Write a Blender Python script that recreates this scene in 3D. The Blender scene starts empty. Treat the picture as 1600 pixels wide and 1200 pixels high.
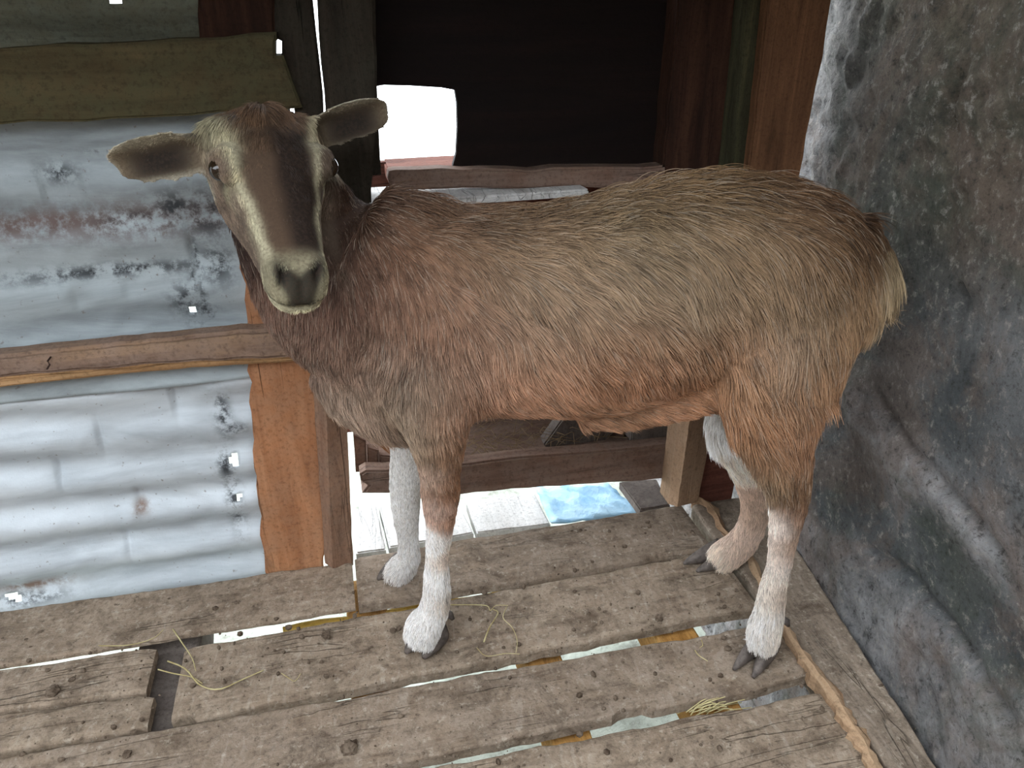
import bpy, bmesh, math, random
import numpy as np
from mathutils import Vector, noise
from mathutils.bvhtree import BVHTree
from math import sin, cos, pi, radians, atan2, sqrt
S = bpy.context.scene
rng = np.random.default_rng(7); random.seed(7)

# ------------------------------------------------------------ camera
F, H = 1200., .9
PT, TH, RO = radians(26.7), radians(13.0), radians(-0.6)
CW = np.array([sin(TH)*cos(PT), cos(TH)*cos(PT), -sin(PT)])
_r = np.array([cos(TH), -sin(TH), 0.]); _u = np.cross(_r, CW)
CR = _r*cos(RO)+_u*sin(RO); CU = -_r*sin(RO)+_u*cos(RO)
CC = np.array([0, 0, H])
cd = bpy.data.cameras.new('camera'); cam = bpy.data.objects.new('camera', cd); S.collection.objects.link(cam)
from mathutils import Matrix
m = Matrix(((CR[0], CU[0], -CW[0], 0), (CR[1], CU[1], -CW[1], 0), (CR[2], CU[2], -CW[2], H), (0, 0, 0, 1)))
cam.matrix_world = m
cd.sensor_fit = 'HORIZONTAL'; cd.sensor_width = 36.; cd.lens = 36.*F/1600.; cd.clip_start = .02
S.camera = cam

# ------------------------------------------------------------ world and light
w = bpy.data.worlds.new('sky'); S.world = w; w.use_nodes = True
nt = w.node_tree; bg = nt.nodes['Background']
bg.inputs['Color'].default_value = (.89, .945, 1.0, 1); bg.inputs['Strength'].default_value = 5.2
S.view_settings.view_transform = 'Standard'; S.view_settings.look = 'None'
S.view_settings.exposure = 0.22; S.view_settings.gamma = 1; S.view_settings.use_curve_mapping = False

# ------------------------------------------------------------ geometry helpers
def ray(x, y): return CW+CR*(x-800)/F-CU*(y-600)/F
def onz(x, y, z=0.):
    d = ray(x, y); return CC+d*((z-H)/d[2])
def ony(x, y, Y):
    d = ray(x, y); return CC+d*(Y/d[1])
def atd(x, y, z): return CC+ray(x, y)*z
def proj(p):
    v = np.asarray(p)-CC; z = v@CW; return 800+F*(v@CR)/z, 600-F*(v@CU)/z
YW = 1.145
COL = S.collection
def tag(o, label=None, cat=None, group=None, kind=None):
    if label: o['label'] = label
    if cat: o['category'] = cat
    if group: o['group'] = group
    if kind: o['kind'] = kind
    return o
def empty(name, loc=(0, 0, 0)):
    o = bpy.data.objects.new(name, None); COL.objects.link(o); o.location = loc; o.empty_display_size = .05; return o
def link(name, me, mat=None, parent=None, smooth=False):
    o = bpy.data.objects.new(name, me); COL.objects.link(o)
    if mat: me.materials.append(mat)
    if smooth: me.polygons.foreach_set('use_smooth', [True]*len(me.polygons))
    if parent is not None:
        o.parent = parent
        o.location = -parent_loc(parent)
    return o
def parent_loc(p):
    v = Vector(p.location)
    while p.parent: p = p.parent; v = v+Vector(p.location)
    return v
def mesh(name, V, Fc):
    me = bpy.data.meshes.new(name); me.from_pydata([tuple(v) for v in V], [], Fc); me.update(); return me
UZ0 = np.array([0, 0, 1.])
def nz(p, s, o=0.): return noise.noise(Vector((p[0]*s+o, p[1]*s+o*1.7, p[2]*s-o)))

# ------------------------------------------------------------ materials
def srgb(c):
    c = [x/255. for x in c]
    return tuple((x/12.92 if x < .04045 else ((x+.055)/1.055)**2.4) for x in c)+(1,)
class NT:
    def __init__(s, name):
        s.m = bpy.data.materials.new(name); s.m.use_nodes = True; s.t = s.m.node_tree; s.n = s.t.nodes; s.l = s.t.links
        s.p = s.n['Principled BSDF']; s.co = s.n.new('ShaderNodeTexCoord').outputs['Object']
    def mapping(s, sc, rot=(0, 0, 0), loc=(0, 0, 0)):
        m = s.n.new('ShaderNodeMapping'); m.inputs['Scale'].default_value = sc; m.inputs['Rotation'].default_value = rot
        m.inputs['Location'].default_value = loc; s.l.new(s.co, m.inputs[0]); return m.outputs[0]
    def noise(s, v, sc=1., det=5., rough=.6, dist=0.):
        n = s.n.new('ShaderNodeTexNoise'); n.inputs['Scale'].default_value = sc; n.inputs['Detail'].default_value = det
        n.inputs['Roughness'].default_value = rough; n.inputs['Distortion'].default_value = dist; s.l.new(v, n.inputs['Vector']); return n.outputs['Fac']
    def ramp(s, f, stops):
        r = s.n.new('ShaderNodeValToRGB'); e = r.color_ramp.elements
        while len(e) < len(stops): e.new(.5)
        for k, (p, c) in enumerate(stops): e[k].position = p; e[k].color = c if len(c) == 4 else tuple(c)+(1,)
        s.l.new(f, r.inputs[0]); return r.outputs[0]
    def mix(s, f, a, b, mode='MIX'):
        x = s.n.new('ShaderNodeMix'); x.data_type = 'RGBA'; x.blend_type = mode
        for k, v in ((0, f), (6, a), (7, b)):
            if hasattr(v, 'is_output'): s.l.new(v, x.inputs[k])
            else: x.inputs[k].default_value = v
        return x.outputs[2]
    def bump(s, h, d=.002, st=1., prev=None):
        b = s.n.new('ShaderNodeBump'); b.inputs['Distance'].default_value = d; b.inputs['Strength'].default_value = st
        s.l.new(h, b.inputs['Height'])
        if prev is not None: s.l.new(prev, b.inputs['Normal'])
        return b.outputs[0]
    def math(s, op, a, b):
        x = s.n.new('ShaderNodeMath'); x.operation = op
        for k, v in enumerate((a, b)):
            if hasattr(v, 'is_output'): s.l.new(v, x.inputs[k])
            else: x.inputs[k].default_value = v
        return x.outputs[0]
    def attr(s, name):
        a = s.n.new('ShaderNodeAttribute'); a.attribute_name = name; return a
    def done(s, col, nrm=None, rough=.85, spec=.2, metal=0.):
        if hasattr(col, 'is_output'): s.l.new(col, s.p.inputs['Base Color'])
        else: s.p.inputs['Base Color'].default_value = col
        if nrm is not None: s.l.new(nrm, s.p.inputs['Normal'])
        if hasattr(rough, 'is_output'): s.l.new(rough, s.p.inputs['Roughness'])
        else: s.p.inputs['Roughness'].default_value = rough
        s.p.inputs['Specular IOR Level'].default_value = spec; s.p.inputs['Metallic'].default_value = metal
        return s.m
BW = lambda v: (v, v, v, 1)
def wood(name, dark, mid, light, axis='x', dust=None, dustamt=.5, crack=.6, seed=0, rough=.85, sc=1., spec=.15, soil=0.):
    t = NT(name)
    st = {'x': (3, 40, 40), 'z': (40, 40, 3), 'y': (40, 3, 40)}[axis]
    lo = (seed*1.3, seed*.7, seed*2.1)
    g = t.mapping(tuple(a*sc for a in st), loc=lo)
    n1 = t.noise(g, 1., 6, .65, .6)
    n2 = t.noise(t.mapping((6, 6, 6), loc=lo), 1., 5, .6)
    n3 = t.noise(t.mapping((1, 1, 1), loc=lo), 160., 4, .7)
    c = t.ramp(n1, [(.28, srgb(dark)), (.52, srgb(mid)), (.75, srgb(light))])
    c = t.mix(t.ramp(n2, [(.35, BW(.0)), (.65, BW(.5))]), c, srgb(tuple(v*.72 for v in mid)), 'MIX')
    # drying cracks: thin dark lines along the grain
    g2 = t.mapping(tuple((2.2 if a == 3 else 26)*sc for a in st), loc=(seed*3.1, 2, 1))
    n4 = t.noise(g2, 1., 3, .5, .8)
    ck = t.ramp(n4, [(.485, BW(0)), (.499, BW(1)), (.513, BW(0))])
    n5 = t.noise(t.mapping((4, 4, 4), loc=(seed, 5, 9)), 1., 2, .5)
    ck = t.math('MULTIPLY', ck, t.ramp(n5, [(.5, BW(0)), (.6, BW(crack))]))
    c = t.mix(ck, c, srgb(tuple(v*.3 for v in dark)))
    if dust:
        n6 = t.noise(t.mapping((1, 1, 1), loc=(seed, 0, 3)), 22., 8, .72)
        c = t.mix(t.ramp(n6, [(.38, BW(0)), (.62, BW(dustamt))]), c, srgb(dust))
    c = t.mix(t.ramp(n3, [(.3, BW(.55)), (.5, BW(0))]), c, srgb(tuple(v*.55 for v in mid)))
    if soil:
        n7 = t.noise(t.mapping((1, 1, 1), loc=(seed, 4, 3)), 13., 9, .75, .6); n8 = t.noise(t.mapping((1, 1, 1), loc=(seed, 8, 1)), 75., 6, .75)
        c = t.mix(t.ramp(n7, [(.50, BW(0)), (.68, BW(soil))]), c, srgb((78, 66, 54)))
        c = t.mix(t.ramp(n8, [(.56, BW(0)), (.66, BW(.6*soil))]), c, srgb((186, 176, 160)))
        c = t.mix(t.ramp(n8, [(.33, BW(.8*soil)), (.42, BW(0))]), c, srgb((66, 56, 46)))
        sw = t.n.new('ShaderNodeTexWave'); sw.inputs['Scale'].default_value = 16.; sw.inputs['Distortion'].default_value = 9.; sw.inputs['Detail'].default_value = 3.; sw.inputs['Detail Scale'].default_value = 1.5; t.l.new(t.mapping((1, .45, 1), rot=(0, 0, .5), loc=(seed, 0, 0)), sw.inputs['Vector'])
        swf = t.math('MULTIPLY', t.ramp(sw.outputs['Fac'], [(.80, BW(0)), (.97, BW(1))]), t.ramp(n7, [(.36, BW(.34*soil)), (.52, BW(0))])); c = t.mix(swf, c, srgb((182, 172, 158)))
        n3 = t.math('ADD', n3, n8)
    h = t.math('SUBTRACT', t.math('ADD', t.math('MULTIPLY', n1, .8), t.math('MULTIPLY', n3, .35)), t.math('MULTIPLY', ck, 1.2))
    return t.done(c, t.bump(h, .0045, .8), rough, spec)

M = {}
for k in range(3):
    M['floor%d' % k] = wood('dusty_floor_wood_%d' % k, (96, 80, 66), (142, 124, 106), (172, 154, 134), 'x', [(166, 149, 131), (150, 135, 120), (160, 144, 126)][k], .8, .6, seed=k*4+1, soil=.85)
M['edge'] = wood('floor_beam_wood', (88, 77, 66), (132, 117, 102), (160, 144, 127), 'y', (148, 134, 119), .6, .5, seed=8, soil=.9)
M['bark'] = wood('pale_sapwood', (120, 90, 66), (176, 146, 116), (205, 178, 146), 'y', None, 0, .9, seed=3)
M['rust'] = wood('orange_brown_board_wood', (132, 84, 54), (184, 128, 90), (208, 156, 116), 'z', (160, 128, 104), .35, .9, seed=2, sc=.8)
M['batten'] = wood('pinkish_batten_wood', (112, 80, 62), (150, 116, 94), (178, 142, 118), 'z', (132, 112, 98), .5, .4, seed=6)
M['rail'] = wood('rail_wood', (70, 54, 48), (140, 114, 96), (172, 142, 112), 'x', (150, 130, 118), .5, .5, seed=5)
M['rail_under'] = wood('rail_sapwood', (130, 96, 64), (176, 138, 98), (200, 164, 124), 'x', None, 0, .3, seed=9)
M['olive'] = wood('olive_beam_wood', (50, 44, 30), (88, 76, 52), (110, 96, 68), 'x', (78, 76, 54), .7, .5, seed=11)
M['green'] = wood('mossy_sheet_wood', (84, 86, 76), (112, 114, 100), (136, 138, 122), 'x', (96, 90, 70), .5, .3, seed=12)
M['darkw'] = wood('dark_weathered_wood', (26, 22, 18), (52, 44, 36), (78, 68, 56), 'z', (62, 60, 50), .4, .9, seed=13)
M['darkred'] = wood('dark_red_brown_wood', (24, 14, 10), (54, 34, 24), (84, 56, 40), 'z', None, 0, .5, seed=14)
M['postbr'] = wood('brown_post_wood', (66, 44, 30), (120, 84, 58), (156, 114, 82), 'z', None, 0, .7, seed=15)
M['postgr'] = wood('greenish_batten_wood', (44, 42, 30), (68, 66, 48), (104, 98, 70), 'z', None, 0, .4, seed=16)
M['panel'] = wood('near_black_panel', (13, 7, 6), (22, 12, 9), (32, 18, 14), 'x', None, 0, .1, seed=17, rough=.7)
M['trough'] = wood('trough_board_wood', (78, 58, 48), (124, 98, 84), (150, 124, 108), 'x', (128, 112, 102), .5, .5, seed=18)
M['troughred'] = wood('trough_red_wood', (70, 40, 32), (108, 66, 54), (134, 90, 74), 'x', None, 0, .5, seed=19)
M['orange'] = wood('fresh_orange_wood', (150, 104, 50), (198, 148, 84), (222, 184, 122), 'y', None, 0, .2, seed=20)
M['yellow'] = wood('yellow_pole_wood', (150, 118, 40), (196, 160, 74), (216, 186, 110), 'x', None, 0, .2, seed=21)
M['newpost'] = wood('tan_batten_wood', (124, 98, 76), (172, 140, 112), (206, 174, 144), 'z', (156, 134, 114), .4, .5, seed=31)
M['pale'] = wood('pale_outside_wood', (180, 175, 170), (210, 208, 205), (225, 224, 222), 'y', None, 0, .3, seed=22)
M['greyw'] = wood('grey_block_wood', (78, 70, 66), (110, 100, 94), (136, 126, 118), 'z', (112, 104, 98), .5, .3, seed=23)

t = NT('dry_straw'); n = t.noise(t.mapping((1, 1, 1)), 30., 3); M['straw'] = t.done(t.ramp(n, [(.3, srgb((150, 132, 84))), (.7, srgb((206, 196, 150)))]), None, .7, .2)
t = NT('brown_hay'); M['haydk'] = t.done(srgb((120, 100, 76)), None, .8, .1)
# ------------------------------------------------------------ board builders
def poly_board(name, pts3, thick, mat, parent, dirv, jit=.002, bev=.003, seg=.03, seed=0, smooth=False):
    """closed outline (3D, planar) with natural edges, extruded along dirv*thick"""
    P = []; n = len(pts3)
    for i in range(n):
        a, b = np.array(pts3[i]), np.array(pts3[(i+1) % n]); L = np.linalg.norm(b-a); k = max(1, int(L/seg))
        e = (b-a)/max(L, 1e-6); nr = np.cross(e, dirv)
        for j in range(k):
            p = a+(b-a)*j/k
            if j: p = p+nr*jit*(nz(p, 22, seed)+.6*nz(p, 70, seed))*1.6
            P.append(p)
    bm = bmesh.new(); D = np.array(dirv)*thick
    top = [bm.verts.new(p) for p in P]; f = bm.faces.new(top)
    bm.normal_update()
    if f.normal.dot(Vector(dirv)) > 0: f.normal_flip()
    bot = [bm.verts.new(p+D) for p in P]
    f2 = bm.faces.new(list(reversed(bot)) if False else bot)
    for i in range(len(P)):
        j = (i+1) % len(P); bm.faces.new((top[i], top[j], bot[j], bot[i]))
    bmesh.ops.recalc_face_normals(bm, faces=bm.faces)
    if bev:
        es = [e for e in bm.edges if all(abs((np.array(v.co)-P[0]) @ np.array(dirv)) < 1e-4 for v in e.verts)]
        try: bmesh.ops.bevel(bm, geom=es, offset=bev, segments=2, affect='EDGES', clamp_overlap=True)
        except Exception: pass
    me = bpy.data.meshes.new(name); bm.to_mesh(me); bm.free()
    return link(name, me, mat, parent)
def wall_board(name, px, mat, parent, Y=YW, thick=.025, **k):
    return poly_board(name, [ony(x, y, Y) for x, y in px], thick, mat, parent, (0, 1, 0), **k)

def plank(name, mat, parent, axis, a0, a1, lo, hi, ztop=0., thick=.021, seed=0, rnd=.0065, step=.012, waney=.004, nw=12):
    """floor plank as a solid grid: long axis 'x' or 'y'; lo/hi are functions of the long coordinate"""
    n = max(4, int((a1-a0)/step)); V = []; Fc = []
    prof = [-1, -.985, -.95]+[-.9+1.8*i/nw for i in range(nw+1)]+[.95, .985, 1]
    K = len(prof)
    for i in range(n+1):
        a = a0+(a1-a0)*i/n
        l, h = lo(a)+waney*(noise.noise(Vector((a*9, seed, 0)))+.5*noise.noise(Vector((a*40, seed, 3)))), hi(a)+waney*(noise.noise(Vector((a*9, seed, 7)))+.5*noise.noise(Vector((a*40, seed, 9))))
        mid, hw = (l+h)/2, (h-l)/2
        for q in prof:
            b = mid+hw*q; e = min(1., (1-abs(q))*hw/rnd); z = ztop-rnd*.8*(1-sqrt(max(0, 1-(1-e)**2)))
            ea = min(a-a0, a1-a)/(.006); z -= .004*max(0, 1-ea)
            p = (a, b, 0) if axis == 'x' else (b, a, 0)
            z += .0026*noise.noise(Vector((p[0]*14, p[1]*14, seed)))+.0011*noise.noise(Vector((p[0]*60, p[1]*60, seed)))+.0006*noise.noise(Vector((p[0]*140, p[1]*140, seed)))
            V.append((p[0], p[1], z))
        for q in (1, -1): V.append(((a, mid+hw*q, ztop-thick) if axis == 'x' else (mid+hw*q, a, ztop-thick)))
    K2 = K+2
    for i in range(n):
        for j in range(K2):
            j2 = (j+1) % K2; Fc.append((i*K2+j, i*K2+j2, (i+1)*K2+j2, (i+1)*K2+j))
    Fc.append(tuple(range(K2))[::-1]); Fc.append(tuple(n*K2+j for j in range(K2)))
    me = mesh(name, V, Fc)
    bm = bmesh.new(); bm.from_mesh(me); bmesh.ops.recalc_face_normals(bm, faces=bm.faces); bm.to_mesh(me); bm.free()
    return link(name, me, mat, parent)
def lin(x0, y0, x1, y1): return lambda x: y0+(y1-y0)*(x-x0)/(x1-x0)
def tube(pts, rad, seg=8, closed=True):
    pts = [np.array(p, float) for p in pts]; V = []; Fc = []; n = len(pts)
    if not hasattr(rad, '__len__'): rad = [rad]*n
    up = np.array([0, 0, 1.])
    for i, p in enumerate(pts):
        d = pts[min(i+1, n-1)]-pts[max(i-1, 0)]; d /= np.linalg.norm(d)+1e-9
        if abs(d @ up) > .95: up = np.array([1., 0, 0])
        a = np.cross(d, up); a /= np.linalg.norm(a); b = np.cross(a, d)
        for k in range(seg):
            t = 2*pi*k/seg; V.append(p+rad[i]*(a*cos(t)+b*sin(t)))
    for i in range(n-1):
        for k in range(seg):
            Fc.append((i*seg+k, i*seg+(k+1) % seg, (i+1)*seg+(k+1) % seg, (i+1)*seg+k))
    Fc.append(tuple(range(seg))[::-1]); Fc.append(tuple((n-1)*seg+k for k in range(seg)))
    return V, Fc

# ------------------------------------------------------------ SETTING: ground, floor
t = NT('pale_ground'); n = t.noise(t.mapping((1, 1, 1)), 9., 8, .7); n2 = t.noise(t.mapping((1, 1, 1)), 60., 5, .7)
c = t.ramp(n, [(.3, srgb((112, 110, 100))), (.5, srgb((172, 178, 166))), (.7, srgb((196, 200, 188)))])
c = t.mix(t.ramp(n2, [(.3, BW(.6)), (.45, BW(0))]), c, srgb((104, 100, 90)))
M['ground'] = t.done(c, t.bump(n2, .006, .8), .9, .2)
G = 40; V = []; Fc = []
for i in range(G+1):
    for j in range(G+1):
        x, y = -6+12*i/G, -4+12*j/G; V.append((x, y, -.55+.02*nz((x, y, 0), 1.5)))
for i in range(G):
    for j in range(G): a = i*(G+1)+j; Fc.append((a, a+G+1, a+G+2, a+1))
tag(link('ground', mesh('ground', V, Fc), M['ground']), 'pale bare ground below and beyond the raised slatted floor', kind='structure')

floor = tag(empty('floor', (0, .8, 0)), 'raised floor of worn dusty brown planks with open gaps', kind='structure')
XE = .612
def notch(f, x0, x1, d): return lambda x: f(x)+(d*(.6+.4*sin(x*60)) if x0 < x < x1 else 0)
plank('plank', M['floor0'], floor, 'x', -1.3, -.038, lin(-.57, 1.007, -.04, 1.004), lin(-.6, 1.134, -.03, 1.122), .004, .010, seed=1)
plank('plank', M['floor1'], floor, 'x', -.033, XE-.006, lin(-.038, 1.010, .6, 1.003), lin(-.03, 1.138, .6, 1.146), .002, seed=2, rnd=.012)
plank('plank', M['floor2'], floor, 'x', -.303, XE, notch(lin(-.3, .838, .55, .851), -.31, -.275, .012), lin(-.3, .981, .4, .996), -.002, seed=3, waney=.005)
plank('plank', M['floor0'], floor, 'x', -1.3, -.345, lin(-.57, .917, -.34, .902), lin(-.6, 1.001, -.34, .992), .002, seed=4)
plank('plank', M['floor2'], floor, 'x', -1.3, -.333, lin(-.54, .845, -.33, .838), lin(-.54, .911, -.33, .896), .000, seed=5)
plank('plank', M['floor1'], floor, 'x', -1.3, XE+.002, notch(lin(-.6, .700, .6, .701), .31, .36, .010), lin(-.55, .834, .3, .818), .000, seed=6, waney=.005)
plank('plank', M['floor2'], floor, 'x', -1.3, XE-.003, lin(-.6, .53, .6, .54), lin(-.6, .693, .6, .670), .002, seed=7, waney=.006)
plank('plank', M['floor0'], floor, 'x', -1.3, XE, lin(-.6, .36, .6, .36), lin(-.6, .52, .6, .525), .000, seed=8)
plank('plank', M['floor1'], floor, 'x', -1.3, XE-.004, lin(-.6, .185, .6, .19), lin(-.6, .35, .6, .352), .001, seed=10)
plank('plank', M['floor2'], floor, 'x', -1.3, XE, lin(-.6, .02, .6, .02), lin(-.6, .175, .6, .18), .000, seed=11)
# beam along the stone wall and the strip of sapwood lying on its inner edge
plank('edge_beam', M['edge'], floor, 'y', -.35, 1.135, lin(.4, .618, 1.13, .622), lin(.47, .672, .98, .752), .006, .05, seed=9, waney=.005)
pp = [onz(x, y, .0) for x, y in [(1086, 783), (1112, 800), (1130, 835), (1165, 868), (1188, 915), (1203, 945), (1222, 975), (1240, 1010), (1268, 1050), (1300, 1090), (1322, 1130), (1345, 1165), (1368, 1215), (1392, 1260)]]
wd = [.010, .013, .010, .013, .009, .011, .006, .009, .013, .016, .014, .017, .014, .013]
V = []; Fc = []; N = 60
def catm(P, s):
    s = s*(len(P)-1); i = min(int(s), len(P)-2); f = s-i
    p0, p1, p2, p3 = [np.array(P[max(0, min(len(P)-1, k))], float) for k in (i-1, i, i+1, i+2)]
    return .5*((2*p1)+(-p0+p2)*f+(2*p0-5*p1+4*p2-p3)*f*f+(-p0+3*p1-3*p2+p3)*f**3)
for i in range(N+1):
    p = catm(pp, i/N); ww = float(catm([[a] for a in wd], i/N)[0]); ww *= .8+.7*noise.noise(Vector((i*.7, 0, 0)))
    for q, zz in ((-1, -.012), (-.8, .009), (0, .014), (.8, .010), (1, -.012)):
        V.append((p[0]+q*ww+.002*noise.noise(Vector((i*.8, q, 2))), p[1], zz+.003*noise.noise(Vector((i*.4, q*2, 5)))))
for i in range(N):
    for j in range(4): a = i*5+j; Fc.append((a, a+1, a+6, a+5))
    Fc.append((i*5+4, i*5, (i+1)*5, (i+1)*5+4))
Fc += [(0, 1, 2, 3, 4), tuple(N*5+j for j in (4, 3, 2, 1, 0))]
tag(link('sapwood_strip', mesh('strip', V, Fc), M['bark'], floor), 'narrow splintered pale strip along the beam edge')
# joists and poles below
for x, ww, mt in ((-.95, .05, 'orange'), (-.02, .035, 'orange'), (.245, .03, 'orange'), (.47, .035, 'orange'), (-.34, .05, 'greyw')):  # the grey one is added under the plank ends to keep their slot dark
    plank('joist', M[mt], floor, 'y', .0, 1.12, (lambda a, x=x, ww=ww: x-ww), (lambda a, x=x, ww=ww: x+ww), -.036, .07, seed=int(x*50), nw=4, step=.03)
plank('batten', M['greyw'], floor, 'x', .02, .235, lambda x: .80, lambda x: .828, -.04, .03, seed=40, nw=4)
plank('batten', M['pale'], floor, 'x', .30, .43, lambda x: .80, lambda x: .832, -.05, .03, seed=41, nw=4, waney=.01)
plank('batten', M['pale'], floor, 'x', .32, .50, lambda x: .650, lambda x: .685, -.045, .03, seed=42, nw=4, waney=.01)
V, Fc = tube([(-.16+.03*i, 1.022+.004*sin(i), -.056) for i in range(15)], .020, 10)
link('pole', mesh('pole', V, Fc), M['yellow'], floor, True)

# ------------------------------------------------------------ right stone wall
t = NT('rough_plastered_wall')
a1, a2 = t.attr('tone'), None
n = t.noise(t.mapping((1, 1, 1)), 7., 9, .68, .4); n2 = t.noise(t.mapping((1, 1, 1), loc=(4, 1, 2)), 34., 8, .72); n3 = t.noise(t.mapping((1, 1, 1)), 170., 4, .7)
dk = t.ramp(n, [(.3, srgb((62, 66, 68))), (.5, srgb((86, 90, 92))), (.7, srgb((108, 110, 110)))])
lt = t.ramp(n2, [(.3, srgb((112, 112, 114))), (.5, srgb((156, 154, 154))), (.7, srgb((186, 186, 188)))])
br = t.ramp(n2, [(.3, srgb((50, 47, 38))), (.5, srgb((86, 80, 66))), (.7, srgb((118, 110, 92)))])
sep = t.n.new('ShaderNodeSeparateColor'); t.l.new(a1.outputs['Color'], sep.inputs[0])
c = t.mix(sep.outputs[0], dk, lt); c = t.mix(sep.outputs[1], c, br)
m1 = t.noise(t.mapping((1, 1, 1), loc=(9, 1, 2)), 4.5, 8, .7, .8); m2 = t.noise(t.mapping((1, 1, 1), loc=(2, 7, 2)), 5.5, 8, .7, .8); n5 = t.noise(t.mapping((1, 1, 1), loc=(2, 3, 2)), 62., 8, .78)
c = t.mix(t.ramp(m1, [(.48, BW(0)), (.60, BW(.55))]), c, srgb((122, 104, 92)))
c = t.mix(t.ramp(m2, [(.52, BW(0)), (.64, BW(.5))]), c, srgb((78, 86, 74)))
c = t.mix(t.ramp(n5, [(.54, BW(0)), (.66, BW(.7))]), c, srgb((172, 166, 158)))
c = t.mix(t.ramp(n5, [(.34, BW(.85)), (.45, BW(0))]), c, srgb((56, 54, 50)))
c = t.mix(t.ramp(n2, [(.30, BW(.8)), (.42, BW(0))]), c, srgb((54, 54, 50)))
c = t.mix(t.ramp(n3, [(.3, BW(.5)), (.45, BW(0))]), c, srgb((60, 58, 54)))
h = t.math('ADD', t.math('ADD', n2, t.math('MULTIPLY', n5, .8)), t.math('MULTIPLY', n3, .4))
M['plaster'] = t.done(c, t.bump(h, .011, .9), .9, .25)
B0 = np.array([.764, .983]); B1 = np.array([.701, .521]); wdv = (B0-B1)/np.linalg.norm(B0-B1); wn = np.array([-wdv[1], wdv[0]])  # into the room
def wallpt(px, py):
    d = ray(px, py); p0 = np.array([B0[0], B0[1]]); tt = ((p0-CC[:2]) @ wn)/(d[:2] @ wn); p = CC+d*tt
    return (p[:2]-B0) @ wdv, p[2]
ridge1 = [wallpt(*p) for p in [(1250, 640), (1330, 600), (1400, 700), (1500, 770), (1600, 870)]]
ridge2 = [wallpt(*p) for p in [(1260, 800), (1300, 830), (1400, 905), (1490, 1010), (1600, 1110)]]
crk = [[wallpt(*p) for p in q] for q in ([(1380, 635), (1420, 690), (1470, 745), (1520, 800), (1560, 850)], [(1360, 860), (1420, 900), (1440, 930), (1500, 1000), (1560, 1090), (1600, 1130)], [(1500, 120), (1480, 180), (1490, 210)], [(1500, 455), (1512, 470), (1498, 500)])]
def yat(r, s):
    if s <= min(r[0][0], r[-1][0]) or s >= max(r[0][0], r[-1][0]): pass
    xs = [a for a, b in r]; ys = [b for a, b in r]
    o = np.argsort(xs); return float(np.interp(s, np.array(xs)[o], np.array(ys)[o]))
def segd(p, r):
    best = 9
    for i in range(len(r)-1):
        a, b = np.array(r[i]), np.array(r[i+1]); ab = b-a; f = max(0, min(1, ((p-a) @ ab)/(ab @ ab))); best = min(best, np.linalg.norm(p-a-ab*f))
    return best
s0, s1, z0, z1, st = -1.5, 1.6, -.62, 1.75, .0105
NS, NZ = int((s1-s0)/st), int((z1-z0)/st); V = []; T = []
for i in range(NS+1):
    s = s0+(s1-s0)*i/NS; r1, r2 = yat(ridge1, s), yat(ridge2, s)
    for j in range(NZ+1):
        z = z0+(z1-z0)*j/NZ; q = Vector((s, z, .3))
        nn = noise.noise(q*3.1); n4 = noise.noise(q*11); n5 = noise.noise(q*33); n6 = noise.noise(q*70)
        wv = .035*noise.noise(q*9)+.012*n5
        # lower plaster layer stands proud of the smooth middle band, which lies under the rough upper coat
        d1, d2 = z-r1-wv, z-r2-wv
        lower = 1/(1+math.exp(max(-30, min(30, d2*90)))); band = math.exp(-((d1+.01)/.035)**2)
        up = 1/(1+math.exp(max(-30, min(30, -(z-.62-.22*nn+.1*s)*14))))
        rough = .35+.65*max(lower, band, up)
        dp = .012*nn+rough*(.007*n4+.006*n5+.004*n6)+.010*lower+.008*band
        if s > .05: dp += .004*n5*2
        for r in crk:
            dd = segd(np.array([s, z]), r)
            if dd < .02: dp -= .014*math.exp(-(dd/.006)**2)
        p = B0+wdv*s+wn*dp; V.append((p[0], p[1], z))
        lightness = min(1, max(0, .75*lower+.85*band+.28*(nn+.1)+.5*(n4)*.7+(.6 if s > .15 else max(0, (s+.05)*3)) ))  # lighter towards the back corner: daylight from the gap put into the plaster colour
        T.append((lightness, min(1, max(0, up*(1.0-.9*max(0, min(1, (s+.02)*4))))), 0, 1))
Fc = [(i*(NZ+1)+j, (i+1)*(NZ+1)+j, (i+1)*(NZ+1)+j+1, i*(NZ+1)+j+1) for i in range(NS) for j in range(NZ)]
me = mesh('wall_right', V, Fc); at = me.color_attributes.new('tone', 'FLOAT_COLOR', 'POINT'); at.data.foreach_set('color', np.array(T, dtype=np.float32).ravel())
tag(link('wall_right', me, M['plaster'], smooth=True), 'rough grey plastered stone wall with diagonal ridges and cracks', kind='structure')

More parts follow.
